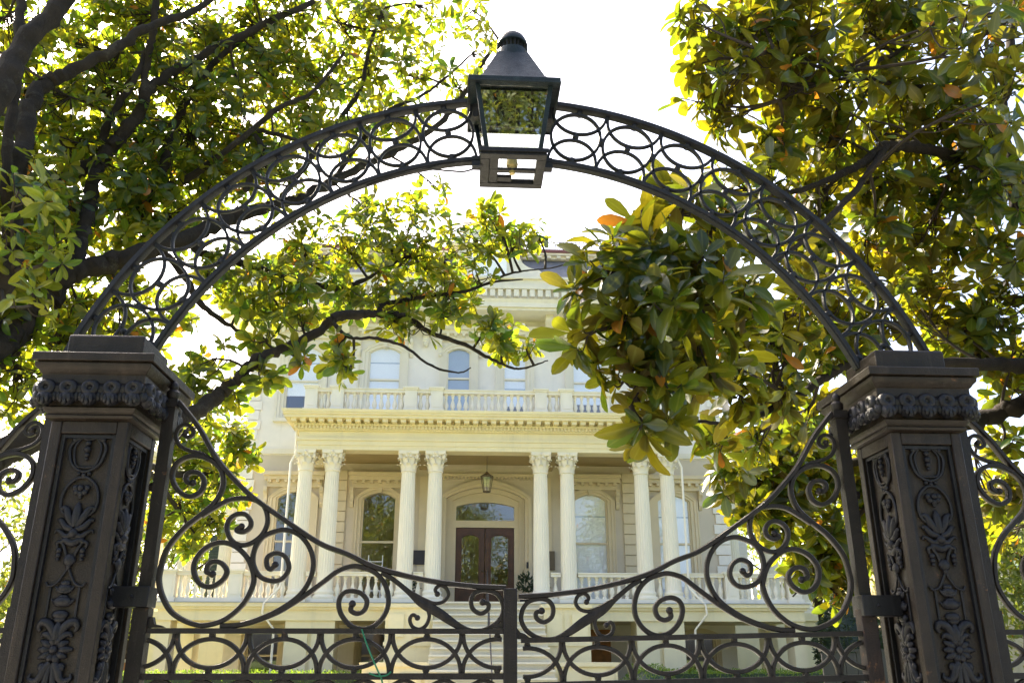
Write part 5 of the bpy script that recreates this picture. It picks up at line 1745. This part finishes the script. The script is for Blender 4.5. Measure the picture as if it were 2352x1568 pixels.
def rand_dir(rng):
    z = rng.uniform(-1, 1)
    a = rng.uniform(0, 2 * math.pi)
    s = math.sqrt(1 - z * z)
    return Vector((s * math.cos(a), s * math.sin(a), z))


def rosette(rng, tip, axis, n, length, out, nt, spread=(40, 95)):
    axis = axis.normalized()
    u = axis.orthogonal().normalized()
    v = axis.cross(u)
    a = rng.uniform(0, 6.28)
    for k in range(n):
        a += 2.4 + rng.uniform(-.3, .3)
        el = R(rng.uniform(*spread))
        d = axis * math.cos(el) + (u * math.cos(a) + v * math.sin(a)) * math.sin(el)
        d = (d + Vector((0, 0, -.18)) + rand_dir(rng) * .28).normalized()
        nrm = axis - d * axis.dot(d)
        nrm = (nrm.normalized() if nrm.length > .05 else u) + rand_dir(rng) * .25
        nrm = (nrm - d * nrm.dot(d)).normalized()
        x = d.cross(nrm)
        L_ = length * rng.uniform(.5, 1.18)
        w = L_ * rng.uniform(.9, 1.2)
        o = tip - axis * rng.uniform(0, .25) * length
        out.append((tuple(o), tuple(x * w), tuple(d * L_), tuple(nrm * L_), rng.randrange(nt)))


def make_magnolia(label, base, trunk, limbs, puffs, leaf_len, lmat, bmat, seed, nleaf=(6, 9), n_parts=300, n_slender=150, puff_k=1.22):
    rng = random.Random(seed)
    root = thing('magnolia_tree', base, label, 'tree', 'magnolia trees either side of the gate')
    cp = catmull(trunk, 6)
    mb = MB()
    mb.tube([p[:3] for p in cp], [p[3] * rng.uniform(.95, 1.06) for p in cp], 14)
    mb.build('trunk', bmat, root, 80)
    samples = []
    for key, pts in limbs.items():
        cp = catmull(pts, 7)
        q = []
        for i, p in enumerate(cp):
            j = min(p[3] * .35, .02)
            q.append((p[0] + rng.uniform(-j, j), p[1] + rng.uniform(-j, j), p[2] + rng.uniform(-j, j)))
        mb = MB().tube(q, [max(p[3], .004) * rng.uniform(.90, 1.12) for p in cp], 10)
        for i in range(2, len(cp) - 2, 5):        # knots
            if cp[i][3] > .03 and rng.random() < .6:
                d = rand_dir(rng)
                mb.ball(tuple(Vector(q[i]) + d * cp[i][3] * .6), cp[i][3] * .6, 7, 5)
        mb.build('limb', bmat, root, 80)
        samples += [Vector(p) for p in q]
    leaves = []
    tw = MB()
    for (x, y, z, r, n) in puffs:
        c = Vector((x, y, z))
        near = min(samples, key=lambda p: (p - c).length)
        hub = c + rand_dir(rng) * r * .25
        mid = (near + hub) / 2 + rand_dir(rng) * (hub - near).length * .12
        cv = catmull([tuple(near), tuple(mid), tuple(hub)], 4)
        tw.tube(cv, [.016 - .009 * i / (len(cv) - 1) for i in range(len(cv))], 5)
        for i in range(n):
            d = rand_dir(rng)
            p = c + Vector((d.x, d.y * 1.5, d.z)) * r * puff_k * rng.random() ** .42
            st = cv[rng.randrange(len(cv) // 2, len(cv))]
            st = Vector(st)
            ax = ((p - st).normalized() * .9 + Vector((0, 0, .45)) + rand_dir(rng) * .55).normalized()
            md = (st + p) / 2 + Vector((0, 0, -.04)) + rand_dir(rng) * (p - st).length * .14
            c2 = catmull([tuple(st), tuple(md), tuple(p)], 3)
            tw.tube(c2, [.0065 - .003 * k / (len(c2) - 1) for k in range(len(c2))], 4)
            rosette(rng, p, ax, rng.randint(*nleaf), leaf_len * rng.uniform(.85, 1.15), leaves, len(TEMPL))
            if rng.random() < .5:
                rosette(rng, Vector(c2[len(c2) // 2 + 1]), ax, 2, leaf_len * .9, leaves, len(TEMPL), (60, 110))
    ls = [s_ for s_ in samples if s_.z > 2.6]
    for i in range(n_slender):                       # slender bare shoots between the leaf clusters
        s_ = ls[rng.randrange(len(ls))]
        d = (rand_dir(rng) + Vector((0, 0, .35))).normalized()
        Ln = rng.uniform(.5, 1.3)
        pts = [s_]
        for k in range(4):
            d = (d + rand_dir(rng) * .38).normalized()
            pts.append(pts[-1] + d * Ln / 4)
        if not any((pts[4] - Vector(q[:3])).length < q[3] * 1.15 for q in puffs) or not any((pts[2] - Vector(q[:3])).length < q[3] * 1.3 for q in puffs):
            continue
        cv = catmull([tuple(p) for p in pts], 3)
        r0 = rng.uniform(.007, .017)
        tw.tube(cv, [r0 * (1 - .75 * k / (len(cv) - 1)) for k in range(len(cv))], 5)
        for p in (pts[2], pts[3], pts[4]):
            rosette(rng, p, (d + rand_dir(rng) * .5).normalized(), rng.randint(4, 7), leaf_len * rng.uniform(.7, 1.05), leaves, len(TEMPL))
    tag(tw.build('twigs', M_TWIG, root, 80), kind='stuff')
    # the leaves that show largest become parts of their own
    def size(l):
        v = Vector(l[0]) + Vector(l[2]) * .5 - CAM_POS
        zf = v.dot(CF)
        if zf < .5:
            return 0
        sx_, sy_ = v.dot(CR) / zf * 2003, v.dot(CU) / zf * 2003
        if abs(sx_) > 1170 or abs(sy_) > 780:
            return 0
        return Vector(l[2]).length / zf
    order = sorted(range(len(leaves)), key=lambda i: -size(leaves[i]))
    big, rest = order[:n_parts], order[n_parts:]
    metas = []
    for tv, tf in TEMPL:
        me = bpy.data.meshes.new('leaf')
        me.from_pydata([tuple(v) for v in tv], [], tf)
        me.polygons.foreach_set('use_smooth', [True] * len(me.polygons))
        at = me.attributes.new('rib', 'FLOAT', 'POINT')
        at.data.foreach_set('value', (np.abs(tv[:, 0]) < 1e-6).astype(np.float32))
        me.materials.append(lmat)
        metas.append(me)
    for i in big:
        o, x, y, z, v = leaves[i]
        m = Matrix(((x[0], y[0], z[0], o[0]), (x[1], y[1], z[1], o[1]), (x[2], y[2], z[2], o[2]), (0, 0, 0, 1)))
        inst('leaf', metas[v], root, m)
    f = merged_leaves('foliage', [leaves[i] for i in rest], TEMPL, lmat, root)
    tag(f, kind='stuff')
    return root


LEFT_LIMBS['trunk_up'] = [(-4.5, 3.7, 2.9, .22), (-4.1, 3.2, 3.9, .18)] + LEFT_LIMBS['trunk_up']
LEFT_LIMBS['mid'] = [(-4.5, 3.8, 3.0, .2), (-5.1, 4.4, 4.8, .17)] + LEFT_LIMBS['mid']
LEFT_LIMBS['big_diag'] = [(-4.5, 3.6, 2.9, .2), (-4.2, 3.0, 4.2, .175)] + LEFT_LIMBS['big_diag']
LEFT_LIMBS['main'] = [(-4.5, 3.65, 2.8, .2)] + LEFT_LIMBS['main']
LEFT_LIMBS['low'] = [(-4.5, 3.6, 2.5, .16)] + LEFT_LIMBS['low']
make_magnolia('big magnolia tree with thick dark limbs on the left of the gate, small yellow-green leaves', (-4.7, 3.8, 0),
              [(-4.8, 3.8, -.05, .42), (-4.72, 3.8, .5, .32), (-4.65, 3.8, 1.4, .28), (-4.55, 3.75, 2.4, .27), (-4.5, 3.7, 3.0, .26)],
              LEFT_LIMBS, LEFT_PUFFS, .162, M_LEAF_L, M_BARK, 11)
for k, st in (('stem', (4.3, 3.0, 2.6, .19)), ('d', (4.3, 3.05, 2.3, .14)), ('e', (4.3, 3.1, 2.0, .16))):
    RIGHT_LIMBS[k] = [st] + RIGHT_LIMBS[k]
make_magnolia('magnolia tree with large rusty-backed leaves hanging behind the right half of the arch', (4.5, 3.0, 0),
              [(4.6, 3.0, -.05, .36), (4.5, 3.0, .5, .28), (4.4, 3.0, 1.5, .24), (4.3, 3.0, 2.7, .22)],
              RIGHT_LIMBS, RIGHT_PUFFS, .192, M_LEAF_R, M_BARK_R, 23, puff_k=1.05)


def simple_tree(name, label, base, h, crown_c, crown_r, n, leaf_len, lmat, seed, trunk_r=.25, clumps=26, cat='tree', group=None):
    rng = random.Random(seed)
    root = thing(name, base, label, cat, group)
    b = Vector(base)
    c = Vector(crown_c)
    mb = MB()
    top = c + Vector((0, 0, crown_r[2] * .4))
    pts = catmull([(b.x, b.y, b.z - .05, trunk_r * 1.4), (b.x, b.y, b.z + .4, trunk_r), ((b.x * .6 + c.x * .4), (b.y * .6 + c.y * .4), b.z + (c.z - b.z) * .5, trunk_r * .8), (top.x, top.y, top.z, trunk_r * .25)], 5)
    mb.tube([p[:3] for p in pts], [p[3] for p in pts], 8)
    mb.build('trunk', M_BARK, root, 80)
    lv = []
    br = MB()
    for k in range(clumps):
        d = rand_dir(rng)
        cc = c + Vector((d.x * crown_r[0], d.y * crown_r[1], d.z * crown_r[2])) * rng.uniform(.35, .95)
        rr = min(crown_r) * rng.uniform(.28, .5)
        s = Vector(pts[rng.randrange(len(pts) // 2, len(pts))][:3])
        br.tube([tuple(s), tuple((s + cc) / 2 + rand_dir(rng) * .2), tuple(cc)], [trunk_r * .3, trunk_r * .16, trunk_r * .06], 5)
        for i in range(n // clumps):
            q = cc + rand_dir(rng) * rr * rng.random() ** .4
            y = (rand_dir(rng) + Vector((0, 0, -.2))).normalized()
            z = (rand_dir(rng) + Vector((0, 0, .8)))
            z = (z - y * z.dot(y)).normalized()
            L_ = leaf_len * rng.uniform(.6, 1.2)
            lv.append((tuple(q), tuple(y.cross(z) * L_), tuple(y * L_), tuple(z * L_), 0))
    tag(br.build('branches', M_BARK, root, 80), kind='stuff')
    tag(merged_leaves('crown', lv, SMALL, lmat, root), kind='stuff')
    return root


simple_tree('broadleaf_tree', 'sunlit pale green tree far behind the left fence panel', (-16.5, 24, 0), 9, (-16.0, 24, 4.6), (4.5, 3.5, 3.8), 9000, .26, M_LEAF_BG, 3)
simple_tree('broadleaf_tree', 'yellow green tree behind the side porch left of the house', (-13, 33, 0), 10, (-12.5, 33, 6.0), (4.2, 3.5, 4.8), 9000, .28, M_LEAF_BG, 4)
simple_tree('broadleaf_tree', 'dark green tree behind the right gate pillar and fence', (17.5, 22, 0), 9, (17.0, 22, 5.0), (4.2, 3.5, 3.2), 9000, .26, M_LEAF_BG, 5)
simple_tree('broadleaf_tree', 'tall tree behind the right flank of the house', (15.5, 36, 0), 13, (15.5, 36, 8.5), (5.5, 4, 5.5), 8000, .32, M_LEAF_BG, 6)
# across the street, seen only in the panes of windows, door and lantern
simple_tree('street_tree', 'tall sunlit street tree reflected in the left windows', (-9, -21, 0), 20, (-9, -21, 11), (8, 5, 9.5), 20000, .30, M_LEAF_BG, 7, .4, 40, 'tree', 'trees across the street')
simple_tree('street_tree', 'tall sunlit street tree reflected in the lantern and door panes', (1.0, -20, 0), 20, (1.0, -20, 9.0), (7, 5, 9.0), 36000, .19, M_LEAF_BG, 8, .4, 40, 'tree', 'trees across the street')
simple_tree('street_tree', 'tall sunlit street tree reflected in the right windows', (12, -21, 0), 20, (12, -21, 11), (8, 5, 9.5), 20000, .30, M_LEAF_BG, 9, .4, 40, 'tree', 'trees across the street')


def bush(name, label, cat, c, r, n, leaf_len, lmat, seed, box=None, group=None):
    rng = random.Random(seed)
    root = thing(name, (c[0], c[1], 0), label, cat, group)
    lv = []
    for i in range(n):
        if box:
            p = [rng.uniform(-1, 1) for _ in range(3)]
            k = rng.randrange(3)
            if k == 1:
                p[1] = -abs(p[1]) ** .1
            elif k == 2:
                p[2] = abs(p[2]) ** .1
            d = Vector((0, -.4, .8))
            q = Vector((c[0] + p[0] * r[0], c[1] + p[1] * r[1] + rng.uniform(-.04, .04), c[2] + p[2] * r[2] + rng.uniform(-.05, .05)))
        else:
            d = rand_dir(rng)
            k = rng.uniform(.86, 1.05) * (1 + .07 * math.sin(d.x * 7 + d.z * 5))
            q = Vector((c[0] + d.x * r[0] * k, c[1] + d.y * r[1] * k, c[2] + d.z * r[2] * k))
        y = (d + rand_dir(rng) * .9).normalized()
        z = rand_dir(rng)
        z = (z - y * z.dot(y)).normalized()
        L_ = leaf_len * rng.uniform(.7, 1.3)
        lv.append((tuple(q), tuple(y.cross(z) * L_), tuple(y * L_), tuple(z * L_), 0))
    mb = MB()
    if box:
        mb.box(c[0] - r[0] * .97, c[0] + r[0] * .97, c[1] - r[1] * .9, c[1] + r[1] * .9, 0.0, c[2] + r[2] * .92)
    else:
        mb.ball(c, 1.0, 14, 9, r[0] * .88, r[1] * .88, r[2] * .88)
        mb.tube([(c[0], c[1], 0), tuple(c)], .06, 6)
    mb.build('inner_twigs', M_LEAF_DARK, root, 80)
    tag(merged_leaves('foliage', lv, SMALL, lmat, root), kind='stuff')
    return root


bush('hedge', 'low clipped hedge in front of the left basement piers', 'hedge', (-4.9, 19.6, .65), (3.4, .5, .65), 9000, .06, M_LEAF_HEDGE, 31, True, 'clipped hedges before the house')
bush('hedge', 'low clipped hedge in front of the right basement piers', 'hedge', (7.2, 19.6, .66), (2.4, .5, .66), 9000, .06, M_LEAF_HEDGE, 32, True, 'clipped hedges before the house')
bush('boxwood_ball', 'round clipped bright green shrub right of the stairs', 'shrub', (4.25, 18.6, .76), (.70, .70, .72), 6000, .05, M_LEAF_HEDGE, 33)
bush('dark_shrub', 'dark green shrub beside the right end of the porch', 'shrub', (10.6, 21.5, 1.6), (1.0, .9, 1.65), 7000, .11, M_LEAF_DARK, 34)
for i, (x, y, lab) in enumerate(((-1.75, 23.9, 'potted plant on the porch left of the door behind the balusters'), (2.15, 23.5, 'potted plant on the porch between the right pair of columns'), (1.75, 23.9, 'potted plant just right of the front door'))):
    root = thing('potted_plant', (x, y, FL), lab, 'plant', 'potted plants on the porch')
    MB().lathe((x, y, FL), [(0, .13), (.05, .15), (.3, .2), (.34, .22), (.38, .2)], 14).build('pot', M_DARK, root)
    rng = random.Random(50 + i)
    lv = []
    for k in range(160):
        d = rand_dir(rng)
        d.z = abs(d.z)
        q = Vector((x, y, FL + .45)) + Vector((d.x * .26, d.y * .26, d.z * .55)) * rng.random() ** .4
        yy = (d + rand_dir(rng) * .6).normalized()
        z = rand_dir(rng)
        z = (z - yy * z.dot(yy)).normalized()
        L_ = .14
        lv.append((tuple(q), tuple(yy.cross(z) * L_), tuple(yy * L_), tuple(z * L_), 0))
    tag(merged_leaves('foliage', lv, SMALL, M_LEAF_DARK, root), kind='stuff')

# ------------------------------------------------------------------ neighbours
nb = thing('neighbour_house', (23, 30, 0), 'beige neighbouring house beyond the right fence panel', 'house')
MB().box(18.2, 30, 30, 40, 0, 6.2).build('wall', M_STUCCO, nb)
MB().prism([(17.6, 6.2), (30.6, 6.2), (24, 9.5)], 29.5, 40.5).build('roof', M_SLATE, nb)
for x in (18.9, 21.4, 24.2):
    for z in (2.6, 4.6)[:1 if x > 24 else 2]:
        w = MB().strip([(x - .45, z), (x - .45, z + 1.5), (x + .45, z + 1.5), (x + .45, z), (x - .45, z)], [(x - .55, z - .1), (x - .55, z + 1.6), (x + .55, z + 1.6), (x + .55, z - .1), (x - .55, z - .1)], 29.9, 30.02).build('window', M_DARK, nb)
        MB().box(x - .449, x + .449, 29.97, 29.985, z + .001, z + 1.499).build('pane', M_BLIND, w)
bw = thing('garden_wall', (14, 16, 0), 'dark brown boarded screen behind the right gate leaf', 'screen')
for i in range(14):
    x = 5.9 + i * .2
    MB().box(x, x + .19, 12.0, 12.04, 0, 1.72 if i % 2 else 1.70).build('board', M_DARK, bw)
MB().box(5.88, 8.72, 11.97, 12.07, 1.721, 1.76).build('coping', M_DARK, bw)
b2 = thing('brick_wall', (-14, 28, 0), 'low red brick garden wall left of the house', 'wall')
MB().box(-22, -8.6, 28, 28.25, 0, 1.5).build('wall', M_BRICK, b2)
MB().box(-22.05, -8.55, 27.95, 28.3, 1.5, 1.6).build('coping', M_PAVE, b2)
